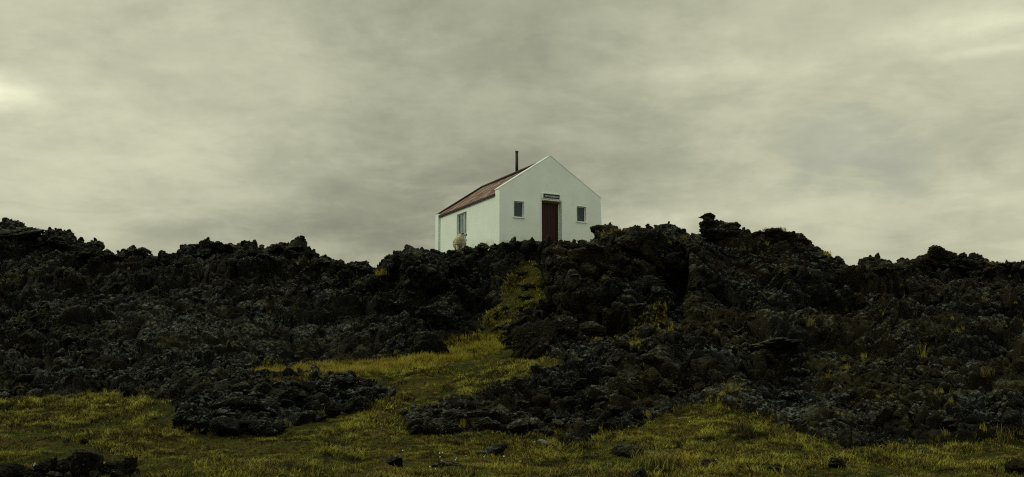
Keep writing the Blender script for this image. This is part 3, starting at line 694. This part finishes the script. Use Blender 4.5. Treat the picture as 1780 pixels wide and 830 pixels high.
# white flower heads
M_PETAL = plain('white_petals', (.72, .72, .62), .8, .1, 9); M_STEM = plain('green_stem', (.05, .06, .015), .8, .2, 9)
def flower_proto():
    bm = bmesh.new()
    for s in range(9):
        a = s / 9 * 6.283; M_ = Matrix.Rotation(a, 4, 'Z')
        pts = [(.004, -.004, 0), (.02, -.008, .006), (.03, 0, .004), (.02, .008, .006), (.004, .004, 0)]
        bm.faces.new([bm.verts.new(M_ @ Vector(p)) for p in pts])
    r = bmesh.ops.create_uvsphere(bm, u_segments=10, v_segments=6, radius=.014)
    for v in r['verts']: v.co.z = v.co.z * .7 + .006
    for v in bm.verts: v.co = Matrix.Rotation(.9, 4, 'X') @ v.co
    e = empty('white_flower', (0, 0, 0))
    h = bm_obj('flower_head', bm, M_PETAL, e); h.location = (0, 0, .15)
    bm = bmesh.new(); bmesh.ops.create_cone(bm, segments=6, radius1=.003, radius2=.002, depth=.17, cap_ends=True)
    s = bm_obj('stem', bm, M_STEM, e); s.location = (0, .004, .065)
    return e
fl0 = flower_proto()
spots = [(160 + 74 * r.random(), 698 + 17 * r.random(), 'white flower in the loose patch at the foot of left slope', 'white flowers at the left slope foot') for _ in range(30)] + \
        [(x, y, 'white flower scattered in the turf below the stone bank', 'white flowers below the stone bank') for x, y in ((764, 793), (769, 792), (765, 799), (792, 805), (793, 801), (817, 789), (810, 796), (841, 799), (876, 799), (747, 818), (757, 820), (768, 804), (700, 789), (929, 772), (1093, 744), (1170, 767), (1222, 768), (1199, 737), (1221, 743), (1284, 794))]
for i, (px, py, lab, gr) in enumerate(spots):
    q, _ = hit(px, py)
    if i == 0: f_ = fl0
    else:
        f_ = fl0.copy(); COL.objects.link(f_)
        for ch in list(fl0.children):
            c = ch.copy(); COL.objects.link(c); c.parent = f_
    s = r.uniform(.8, 1.35) * (.36 if i < 30 else .42); f_.scale = (s, s, s); f_.location = (q.x, q.y, q.z - .02); f_.rotation_euler = (0, 0, r.uniform(-1, 1)); tag(f_, lab, 'flower', gr)
# pale stick in the left foreground, and a fallen one by the tussock
def stick(px, py, L, rad, tilt, rz, label):
    q, _ = hit(px, py); bm = bmesh.new(); rs = []
    for i in range(9):
        t = i / 8; c = Vector((.03 * math.sin(t * 5), .02 * math.sin(t * 7 + 1), L * t)); ring = []
        for k in range(7):
            a = k / 7 * 6.283; ring.append(bm.verts.new(c + Vector((math.cos(a), math.sin(a), 0)) * rad * (1 - .5 * t) * (1 + .15 * math.sin(3 * k + i))))
        rs.append(ring)
    for i in range(8):
        for k in range(7): bm.faces.new((rs[i][k], rs[i][(k + 1) % 7], rs[i + 1][(k + 1) % 7], rs[i + 1][k]))
    bm.faces.new(rs[0][::-1]); bm.faces.new(rs[-1])
    o = bm_obj('stick', bm, plain('bleached_wood', (.36, .34, .29), .85, .3, 12), None, 0, True); o.location = q; o.rotation_euler = (0, tilt, rz); tag(o, label, 'stick')
stick(53, 829, .24, .02, .35, 0, 'short bleached stick poking up among lower left rocks')
stick(1196, 812, .62, .008, 1.62, .1, 'thin pale twig lying right of the green tussock')
stick(952, 772, .22, .006, -.9, .3, 'thin pale twig beside the whitish lichen stone')
stick(735, 775, .09, .012, 1.5, .2, 'tiny pale stick lying in the grass below the bank tip')

# ------------------------------------------------------------------ the white house
W, LEN, HE, HA, U_MID = 5.27, 7.25, 2.86, 4.60, 2.60
TH = .45
c0 = sight(868, 421, 43.0)
house = empty('house', (c0[0], 43.0, GROUND_Z), math.radians(26.7))
tag(house, 'small white gabled house with rusty roof and red door on the lava hill', 'house')
def bool_cut(o, cutters):
    for (x0, x1, y0, y1, z0, z1) in cutters:
        bm = bmesh.new(); add_box(bm, x0, x1, y0, y1, z0, z1); me = bpy.data.meshes.new('cut'); bm.to_mesh(me); bm.free()
        c = bpy.data.objects.new('cut', me); COL.objects.link(c)
        md = o.modifiers.new('b', 'BOOLEAN'); md.object = c; md.operation = 'DIFFERENCE'; md.solver = 'EXACT'
        c.parent = o.parent
    bpy.context.view_layer.update()
    dg = bpy.context.evaluated_depsgraph_get(); me = bpy.data.meshes.new_from_object(o.evaluated_get(dg))
    for md in list(o.modifiers):
        c = md.object; o.modifiers.remove(md); bpy.data.objects.remove(c)
    me.name = o.name; o.data = me
ZB = -.9
gab = [(0, ZB), (W + .14, ZB), (W, HE), (U_MID, HA), (0, HE)]
DOOR = (2.13, 3.17, 2.51); W1 = (.73, 1.22, 1.64, 2.34); W2 = (3.99, 4.47, 1.67, 2.37)
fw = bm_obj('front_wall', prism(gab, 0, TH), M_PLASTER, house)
bool_cut(fw, [(DOOR[0], DOOR[1], -.2, TH + .2, -.3, DOOR[2])] + [(a, b, -.2, TH + .2, c, d) for a, b, c, d in (W1, W2)])
fw.data.materials.clear(); fw.data.materials.append(M_PLASTER)
low = .16
rw_ = [(0, ZB), (W, ZB), (W, HE - low), (U_MID, HA - low - .02), (0, HE - low)]
bm_obj('rear_wall', prism(rw_, LEN - .35, LEN), M_PLASTER, house)
WIN = (3.62, 4.78, 1.06, 2.40)
lw = bm_obj('side_wall', (lambda b: (add_box(b, 0.02, .37, TH, LEN - .35, ZB, HE - low - .03), b)[1])(bmesh.new()), M_PLASTER, house)
bool_cut(lw, [(-.2, .6, WIN[0], WIN[1], WIN[2], WIN[3])])
lw.data.materials.clear(); lw.data.materials.append(M_PLASTER)
box('side_wall', W - .37, W - .02, TH, LEN - .35, ZB, HE - low - .03, M_PLASTER, house, 0)
box('corner_pier', -.08, .40, LEN - .34, LEN + .05, ZB, HE - .08, M_PLASTER, house, .01)
# corrugated roof
def roof(side):
    n = 180; m = 10; ue = -.045 if side < 0 else W + .045; V = []; Fq = []
    for th in (0, .03):
        for j in range(m + 1):
            t = j / m
            for i in range(n + 1):
                v = TH + .002 + (LEN - TH + .02) * i / n; u = ue + (U_MID - ue) * t
                sl = (HA - HE) / (U_MID if side < 0 else W - U_MID)
                z = (HE - low + .02) + (abs(u - (0 if side < 0 else W)) * sl * (1 if (0 <= u <= W) else -1)) + .014 * math.sin(v * 6.283 / .13) + .01 * math.sin(u * 3 + v) + (0 if th else -.03)
                V.append((u, v, z))
    K = (n + 1) * (m + 1)
    for L_ in (0, K):
        for j in range(m):
            for i in range(n):
                a = L_ + j * (n + 1) + i; Fq.append((a, a + 1, a + n + 2, a + n + 1))
    rim = [i for i in range(n + 1)]
    for i in range(n): Fq.append((i, i + 1, K + i + 1, K + i))
    for j in range(m):
        for e in (0, n):
            a = j * (n + 1) + e; Fq.append((a, a + n + 1, K + a + n + 1, K + a))
    return link('roof', mesh_np('roof', np.array(V), np.array(Fq), M_ROOF, True), house)
roof_l = roof(-1); roof_r = roof(1)
sl = math.atan2(HA - HE, U_MID); SLL = math.hypot(HA - HE, U_MID)
def slope_box(name, a0, a1, v0, v1, z0, z1, mat, bevel=.006):
    bm = bmesh.new(); M_ = Matrix.Translation((0, 0, HE - low + .02)) @ Matrix.Rotation(-sl, 4, 'Y'); add_box(bm, a0, a1, v0, v1, z0, z1, M_); return bm_obj(name, bm, mat, house, bevel)
slope_box('bargeboard', -.02, SLL - .02, LEN + .024, LEN + .09, -.12, .10, M_DARKTRIM)
box('ridge_cap', U_MID - .13, U_MID + .13, TH + .004, LEN + .09, HA - low - .01, HA - low + .075, M_DARKTRIM, house, .02)
box('eave_board', -.075, -.048, TH + .003, LEN + .02, HE - low - .105, HE - low - .025, M_DARKTRIM, house)
# coping on front gable
for nm, x0, x1 in (('l', 0, U_MID), ('r', W, U_MID)):
    pass
bm = bmesh.new()
cop = [(-.035, HE - .02), (-.035, HE + .035), (U_MID, HA + .045), (W + .035, HE + .035), (W + .035, HE - .02), (W + .004, HE + .004), (U_MID, HA + .004), (-.004, HE + .004)]
cb = prism([(-.03, HE - .012), (-.03, HE + .03), (U_MID, HA + .04), (U_MID, HA + .003), (0, HE + .003)], -.012, TH + .01); bm_obj('coping', cb, M_WHITE, house)
cb = prism([(W + .03, HE - .012), (W + .03, HE + .03), (U_MID + .002, HA + .04), (U_MID + .002, HA + .003), (W, HE + .003)], -.012, TH + .01); bm_obj('coping', cb, M_WHITE, house)
bm.free()
# chimney pipe
bm = bmesh.new(); bmesh.ops.create_cone(bm, segments=20, radius1=.075, radius2=.07, depth=1.25, cap_ends=True)
ch = bm_obj('chimney_pipe', bm, M_PIPE, house, 0, True); VCH = 3.4; ch.location = (U_MID, VCH, HA - low + .50)
bm = bmesh.new(); bmesh.ops.create_cone(bm, segments=20, radius1=.084, radius2=.084, depth=.05, cap_ends=True); cc = bm_obj('pipe_collar', bm, M_PIPE, ch, 0, True); cc.location = (0, 0, .60)
# door
bm = bmesh.new(); nb = 7; dw = DOOR[1] - DOOR[0] - .08
for i in range(nb): add_box(bm, DOOR[0] + .04 + dw * i / nb + .004, DOOR[0] + .04 + dw * (i + 1) / nb - .004, .255, .30, -.28, DOOR[2] - .10)
add_box(bm, DOOR[0] + .035, DOOR[1] - .035, .272, .295, -.285, DOOR[2] - .095)
door = bm_obj('door', bm, M_DOOR, house, .003)
box('handle', DOOR[0] + .12, DOOR[0] + .15, .215, .254, .95, 1.09, M_DARKTRIM, door, .006)
bm = bmesh.new(); add_box(bm, DOOR[0] + .002, DOOR[0] + .033, .25, .34, -.3, DOOR[2] - .002); add_box(bm, DOOR[1] - .033, DOOR[1] - .002, .25, .34, -.3, DOOR[2] - .002)
bm_obj('door_frame', bm, M_WHITE, house, .003)
box('lintel', DOOR[0] + .034, DOOR[1] - .034, .18, .34, DOOR[2] - .092, DOOR[2] - .003, M_LINTEL, house, .004)
bm = bmesh.new(); add_box(bm, DOOR[0] - .06, DOOR[0] - .002, -.018, -.002, -.3, DOOR[2] + .055); add_box(bm, DOOR[1] + .002, DOOR[1] + .06, -.018, -.002, -.3, DOOR[2] + .055); add_box(bm, DOOR[0] - .001, DOOR[1] + .001, -.018, -.002, DOOR[2] + .002, DOOR[2] + .055)
bm_obj('door_trim', bm, M_WHITE, house, .003)
# sign
sg_ = box('sign', DOOR[0] - .02, DOOR[1] - .02, -.045, -.003, DOOR[2] + .065, DOOR[2] + .325, M_WHITE, house, .006)
sp0, sp1 = DOOR[0] + .07, DOOR[1] - .13
box('sign_panel', sp0, sp1, -.062, -.047, DOOR[2] + .10, DOOR[2] + .295, M_SIGN, sg_, .003)
cu = bpy.data.curves.new('lettering', 'FONT'); cu.body = 'HETUNÁIBRUN'; cu.size = .12; cu.extrude = .002; cu.align_x = 'CENTER'; cu.align_y = 'CENTER'; cu.offset = .0
to = bpy.data.objects.new('lettering', cu); COL.objects.link(to); bpy.context.view_layer.update()
tm = bpy.data.meshes.new_from_object(to.evaluated_get(bpy.context.evaluated_depsgraph_get())); bpy.data.objects.remove(to)
xs = [v.co.x for v in tm.vertices]; kx = (sp1 - sp0 - .14) / (max(xs) - min(xs)); xm = (max(xs) + min(xs)) / 2
ys = [v.co.y for v in tm.vertices]; ym = (max(ys) + min(ys)) / 2
for v in tm.vertices: v.co = Vector(((v.co.x - xm) * kx + (sp0 + sp1) / 2, -.0655 - v.co.z, (v.co.y - ym) * .95 + DOOR[2] + .198))
tm.materials.clear(); tm.materials.append(M_LETTER); tm.name = 'lettering'; link('lettering', tm, sg_)
# front windows
for a, b, c, d in (W1, W2):
    fr = bmesh.new(); t = .028
    for q in ((a + .003, b - .003, c + .003, c + t), (a + .003, b - .003, d - t, d - .003), (a + .003, a + t, c + t + .001, d - t - .001), (b - t, b - .003, c + t + .001, d - t - .001)): add_box(fr, q[0], q[1], .11, .16, q[2], q[3])
    w_ = bm_obj('window', fr, M_WHITE, house, .003)
    box('pane', a + t - .004, b - t + .004, .132, .14, c + t - .004, d - t + .004, M_GLASS, w_, 0)
    box('sill', a - .05, b + .05, -.05, .105, c - .06, c - .003, M_WHITE, w_, .006)
    bm = bmesh.new()
    add_box(bm, a - .03, a - .002, -.014, -.002, c - .002, d + .028); add_box(bm, b + .002, b + .03, -.014, -.002, c - .002, d + .028); add_box(bm, a - .001, b + .001, -.014, -.002, d + .002, d + .028)
    bm_obj('trim', bm, M_WHITE, w_, .003)
# side window: three lights
fr = bmesh.new(); a, b, c, d = WIN; t = .05; x0, x1 = .10, .17
for q in ((a + .003, b - .003, c + .003, c + t), (a + .003, b - .003, d - t, d - .003), (a + .003, a + t, c + t + .001, d - t - .001), (b - t, b - .003, c + t + .001, d - t - .001)): add_box(fr, x0, x1, q[0], q[1], q[2], q[3])
w_ = bm_obj('window', fr, M_WHITE, house, .004)
e = [a + t, a + .44, a + .82, b - t]
for k in (1, 2): box('mullion', x0 - .01, x1 - .002, e[k] - .022, e[k] + .022, c + t + .002, d - t - .002, M_WHITE, w_, .003)
for k in range(3): box('pane', .13, .14, e[k] + (.024 if k else 0), e[k + 1] - (.024 if k < 2 else 0), c + t - .003, d - t + .003, M_GLASS if k == 2 else M_GLASSSKY, w_, 0)
box('sill', -.045, .095, a - .04, b + .04, c - .055, c - .003, M_WHITE, w_, .006)

# ------------------------------------------------------------------ sheep
M_WOOL = (lambda k: (k.col(k.mix(k.rng(k.noise(k.obj(), 9, 6, .7), .35, .65), (.36, .32, .18), (.62, .58, .40))), k.bump(k.noise(k.obj(), 38, 5, .7), .8, .03), k.m)[2])(NT('cream_wool'))
def face_mat():
    k = NT('sheep_face'); p = k.obj(); x, y, z = k.sep(p)
    c = k.mix(k.rng(k.noise(p, 14, 4), .4, .6), (.55, .52, .42), (.66, .63, .54))
    k.col(c); return k.m
M_FACE = face_mat(); M_DARKFACE = plain('dark_sheep_skin', (.012, .010, .009), .6, .3, 12)
def sheep(px, Y, yaw, top_py):
    x = sight(px, 430, Y)[0]; zt = zsight(top_py, Y); Hs = .86
    s = empty('sheep', (x, Y, zt - Hs), yaw)
    tag(s, 'cream woolly sheep with dark muzzle standing by the side wall of house', 'sheep')
    # body: one skinned surface facing -Y, head turned to +X
    pts = [(0, .30, .46), (0, .02, .47), (0, -.20, .50), (.01, -.30, .62), (.03, -.33, .72), (.10, -.36, .745), (.19, -.385, .715), (.235, -.40, .69),
           (.10, -.20, .30), (.10, -.21, .16), (.10, -.22, .02), (-.10, -.20, .30), (-.10, -.21, .16), (-.10, -.22, .02),
           (.11, .30, .32), (.11, .36, .19), (.11, .33, .02), (-.11, .30, .32), (-.11, .36, .19), (-.11, .33, .02),
           (.035, -.26, .80), (-.03, -.22, .79), (.06, -.42, .79), (.03, -.475, .775), (0, .42, .45), (0, .46, .38)]
    rad = [.15, .17, .14, .10, .085, .075, .052, .036, .06, .035, .03, .06, .035, .03, .075, .038, .03, .075, .038, .03, .022, .018, .022, .018, .05, .03]
    ed = [(0, 1), (1, 2), (2, 3), (3, 4), (4, 5), (5, 6), (6, 7), (2, 8), (8, 9), (9, 10), (2, 11), (11, 12), (12, 13), (0, 14), (14, 15), (15, 16), (0, 17), (17, 18), (18, 19), (4, 20), (20, 21), (4, 22), (22, 23), (0, 24), (24, 25)]
    me = bpy.data.meshes.new('body'); me.from_pydata(pts, ed, []); o = link('body', me, s)
    md = o.modifiers.new('skin', 'SKIN'); md.use_smooth_shade = True
    for i, rr in enumerate(rad): me.skin_vertices[0].data[i].radius = (rr, rr)
    me.skin_vertices[0].data[0].use_root = True
    o.modifiers.new('sub', 'SUBSURF').levels = 2; o.modifiers['sub'].render_levels = 2
    bpy.context.view_layer.update()
    m2 = bpy.data.meshes.new_from_object(o.evaluated_get(bpy.context.evaluated_depsgraph_get())); o.modifiers.clear(); o.data = m2; m2.name = 'body'
    m2.materials.clear(); m2.materials.append(M_FACE); m2.materials.append(M_DARKFACE)
    for p in m2.polygons:
        c = p.center; p.use_smooth = True
        dark = c.x > .20 and c.z > .5 or (Vector((c.x - .105, c.y + .43, c.z - .775)).length < .042) or (Vector((c.x - .13, c.y + .30, c.z - .775)).length < .045) or c.z < .05
        p.material_index = 1 if dark else 0
    # fleece
    v, f = ico(5); p = v * np.array([.235, .43, .255])
    p[:, 2] += np.where(p[:, 1] < 0, -.12 * p[:, 1] , -.05 * p[:, 1])
    f1, f2, iv = worley(v * 5.5, 3); n = fbm(v * 9, 4, 3)
    p = p + v * ((.035 * np.clip(f2 - f1, 0, 1) ** .6) + n * .012)[:, None] + np.array([0, .05, .45])
    v2, f_ = ico(4); p2 = v2 * np.array([.135, .13, .17]) * (1 + .06 * fbm(v2 * 6, 8, 3))[:, None] + np.array([.0, -.29, .585])
    link('fleece', mesh_np('fleece', np.concatenate([p, p2]), np.concatenate([f, f_ + len(p)]), M_WOOL), s)
    # curled horns and eyes
    for sy in (-1, 1):
        bm = bmesh.new(); rs = []
        for i in range(10):
            t = i / 9; a = t * 3.4; c = Vector((.04 - .055 * math.sin(a), -.335 + sy * (.055 + .03 * t), .785 + .035 * (math.cos(a) - 1) + .025 * (1 - t))); R = .018 * (1 - .75 * t)
            rs.append([bm.verts.new(c + Vector((math.cos(k / 8 * 6.283), .3 * math.sin(k / 8 * 6.283), math.sin(k / 8 * 6.283))) * R) for k in range(8)])
        for i in range(9):
            for k in range(8): bm.faces.new((rs[i][k], rs[i][(k + 1) % 8], rs[i + 1][(k + 1) % 8], rs[i + 1][k]))
        bm.faces.new(rs[0][::-1]); bm.faces.new(rs[-1])
        bm_obj('horn', bm, plain('dark_horn', (.05, .04, .03), .5, .3, 20), s, 0, True)
    return s
sh = sheep(799, 40.4, math.radians(8), 407); sh.scale = (1.12, 1.12, 1.12); sh.location.z -= .035

# ------------------------------------------------------------------ light: overcast, brighter bank of cloud to the left
SUN_AZ, SUN_EL = math.radians(-78), math.radians(30)
sd = Vector((math.sin(SUN_AZ) * math.cos(SUN_EL), math.cos(SUN_AZ) * math.cos(SUN_EL), math.sin(SUN_EL)))
la = bpy.data.lights.new('sun', 'SUN'); la.energy = 1.1; la.angle = math.radians(14); la.color = (.97, 1., .68)
lo = bpy.data.objects.new('sun', la); COL.objects.link(lo); lo.rotation_euler = (-sd).to_track_quat('-Z', 'Y').to_euler(); lo.location = (-40, 0, 40)
w = bpy.data.worlds.new('World'); sc.world = w; w.use_nodes = True
t = w.node_tree; t.nodes.clear(); N = t.nodes.new; L = t.links.new
out = N('ShaderNodeOutputWorld'); bg = N('ShaderNodeBackground'); bg.inputs['Strength'].default_value = .1; L(bg.outputs[0], out.inputs[0])
sky = N('ShaderNodeTexSky'); sky.sky_type = 'NISHITA'; sky.sun_disc = False; sky.sun_elevation = SUN_EL; sky.sun_rotation = SUN_AZ % (2 * math.pi); sky.dust_density = 3.
tc = N('ShaderNodeTexCoord'); sx = N('ShaderNodeSeparateXYZ'); L(tc.outputs['Generated'], sx.inputs[0])
def M2(op, a, b=0., c=None):
    n = N('ShaderNodeMath'); n.operation = op
    for i, v in enumerate((a, b) if c is None else (a, b, c)):
        if hasattr(v, 'is_output'): L(v, n.inputs[i])
        else: n.inputs[i].default_value = v
    return n.outputs[0]
def RG(v, a, b, c, d):
    n = N('ShaderNodeMapRange'); n.interpolation_type = 'SMOOTHSTEP'; L(v, n.inputs[0])
    for i, x in enumerate((a, b, c, d)): n.inputs[i + 1].default_value = x
    return n.outputs[0]
den = M2('ADD', M2('MAXIMUM', sx.outputs[2], 0.), .16)
cx = N('ShaderNodeCombineXYZ'); L(M2('DIVIDE', sx.outputs[0], den), cx.inputs[0]); L(M2('DIVIDE', sx.outputs[1], den), cx.inputs[1])
def NZ(scale, det, off, rough=.55, dist=.3):
    n = N('ShaderNodeTexNoise'); a = N('ShaderNodeVectorMath'); a.operation = 'ADD'; L(cx.outputs[0], a.inputs[0]); a.inputs[1].default_value = off
    L(a.outputs[0], n.inputs['Vector']); n.inputs['Scale'].default_value = scale; n.inputs['Detail'].default_value = det; n.inputs['Roughness'].default_value = rough; n.inputs['Distortion'].default_value = dist
    return n.outputs['Fac']
def DOT(px, py):
    d = (Vector(sight(px, py, 30)) - Vector((0, 0, EYE))).normalized(); n = N('ShaderNodeVectorMath'); n.operation = 'DOT_PRODUCT'; L(tc.outputs['Generated'], n.inputs[0]); n.inputs[1].default_value = d
    return n.outputs['Value']
big_ = NZ(.75, 5, (3.1, 1.7, 0)); fine_ = NZ(2.6, 8, (8., 2., 0), .64)
val = M2('ADD', RG(big_, .3, .7, -.05, .055), RG(fine_, .40, .62, -.030, .034))
side = RG(sx.outputs[0], -.05, .3, 0., .13)
tl = RG(DOT(160, 60), math.cos(.28), 1., 0., .13)
val = M2('ADD', M2('ADD', M2('ADD', val, side), tl), .325)
# cloud break low on the left, brighter band low on the right
az = M2('ARCTAN2', sx.outputs[0], sx.outputs[1]); el = M2('ARCSINE', sx.outputs[2])
cs = N('ShaderNodeCombineXYZ'); L(M2('MULTIPLY', az, 5.), cs.inputs[0]); L(M2('MULTIPLY', el, 10.), cs.inputs[1])
def STREAK(scale, off):
    n = N('ShaderNodeTexNoise'); a = N('ShaderNodeVectorMath'); a.operation = 'ADD'; L(cs.outputs[0], a.inputs[0]); a.inputs[1].default_value = off
    L(a.outputs[0], n.inputs['Vector']); n.inputs['Scale'].default_value = scale; n.inputs['Detail'].default_value = 7; n.inputs['Roughness'].default_value = .6; return n.outputs['Fac']
st1 = STREAK(1.3, (2., 5., 0)); st2 = STREAK(2.6, (7., 1., 3.))
def PATCH(px, py, wpx, hpx, amp, lo=.35, hi=.65):
    d = (Vector(sight(px, py, 30)) - Vector((0, 0, EYE))).normalized(); a0 = math.atan2(d.x, d.y); e0 = math.asin(d.z)
    a = M2('DIVIDE', M2('SUBTRACT', az, a0), wpx / F); e = M2('DIVIDE', M2('SUBTRACT', el, e0), hpx / F)
    g = M2('EXPONENT', M2('MULTIPLY', M2('ADD', M2('MULTIPLY', a, a), M2('MULTIPLY', e, e)), -1.))
    return M2('MULTIPLY', M2('MULTIPLY', g, RG(st1, lo, hi, .35, 1.)), amp)
tot = None
for pa in ((-40, 158, 82, 27, .62), (45, 168, 42, 15, .18), (165, 162, 60, 13, .13), (300, 118, 80, 10, .05), (1110, 388, 150, 24, .27), (1230, 372, 120, 12, .10), (1700, 40, 190, 34, .20), (1740, 85, 100, 8, .16), (1050, 250, 130, 18, .07), (1480, 310, 130, 26, -.05), (380, 400, 330, 36, -.055), (1250, 120, 160, 24, .06), (760, 215, 160, 20, -.03), (1560, 350, 190, 40, .06), (1130, 130, 160, 30, .06)):
    v_ = PATCH(*pa); tot = v_ if tot is None else M2('ADD', tot, v_)
val = M2('ADD', val, tot)
val = M2('ADD', val, M2('ADD', RG(st2, .3, .7, -.022, .024), RG(STREAK(5.5, (3., 8., 1.)), .3, .7, -.012, .014)))
zen = RG(sx.outputs[2], .42, .95, 1., 2.3)
val = M2('MULTIPLY', val, zen)
val = M2('MULTIPLY', val, 10.)
cc_ = N('ShaderNodeMix'); cc_.data_type = 'RGBA'; cc_.inputs[6].default_value = (1.0, 1.0, .71, 1); cc_.inputs[7].default_value = (.92, 1.0, .86, 1); L(RG(sx.outputs[2], .45, .9, 0., 1.), cc_.inputs[0])
sc_ = N('ShaderNodeVectorMath'); sc_.operation = 'SCALE'; L(cc_.outputs[2], sc_.inputs[0]); L(val, sc_.inputs['Scale'])
mx = N('ShaderNodeMix'); mx.data_type = 'RGBA'
thin = M2('MULTIPLY', RG(DOT(1480, 310), math.cos(.09), 1., 0., 1.), RG(fine_, .40, .56, 1., 0.))
L(M2('SUBTRACT', .96, M2('MULTIPLY', thin, .11)), mx.inputs[0]); L(sky.outputs[0], mx.inputs[6]); L(sc_.outputs[0], mx.inputs[7])
L(mx.outputs[2], bg.inputs['Color'])

# ------------------------------------------------------------------ camera and view
cd = bpy.data.cameras.new('camera'); cd.sensor_width = 36; cd.lens = F / 1780 * 36; cd.clip_end = 5000; cd.clip_start = .1
sc.cycles.use_denoising = False; sc.cycles.filter_width = 1.15
co = bpy.data.objects.new('camera', cd); COL.objects.link(co); co.location = (0, 0, EYE); co.rotation_euler = (math.radians(90) + PITCH, 0, 0); sc.camera = co
sc.view_settings.view_transform = 'Standard'; sc.view_settings.look = 'None'; sc.view_settings.exposure = .22; sc.view_settings.gamma = 1
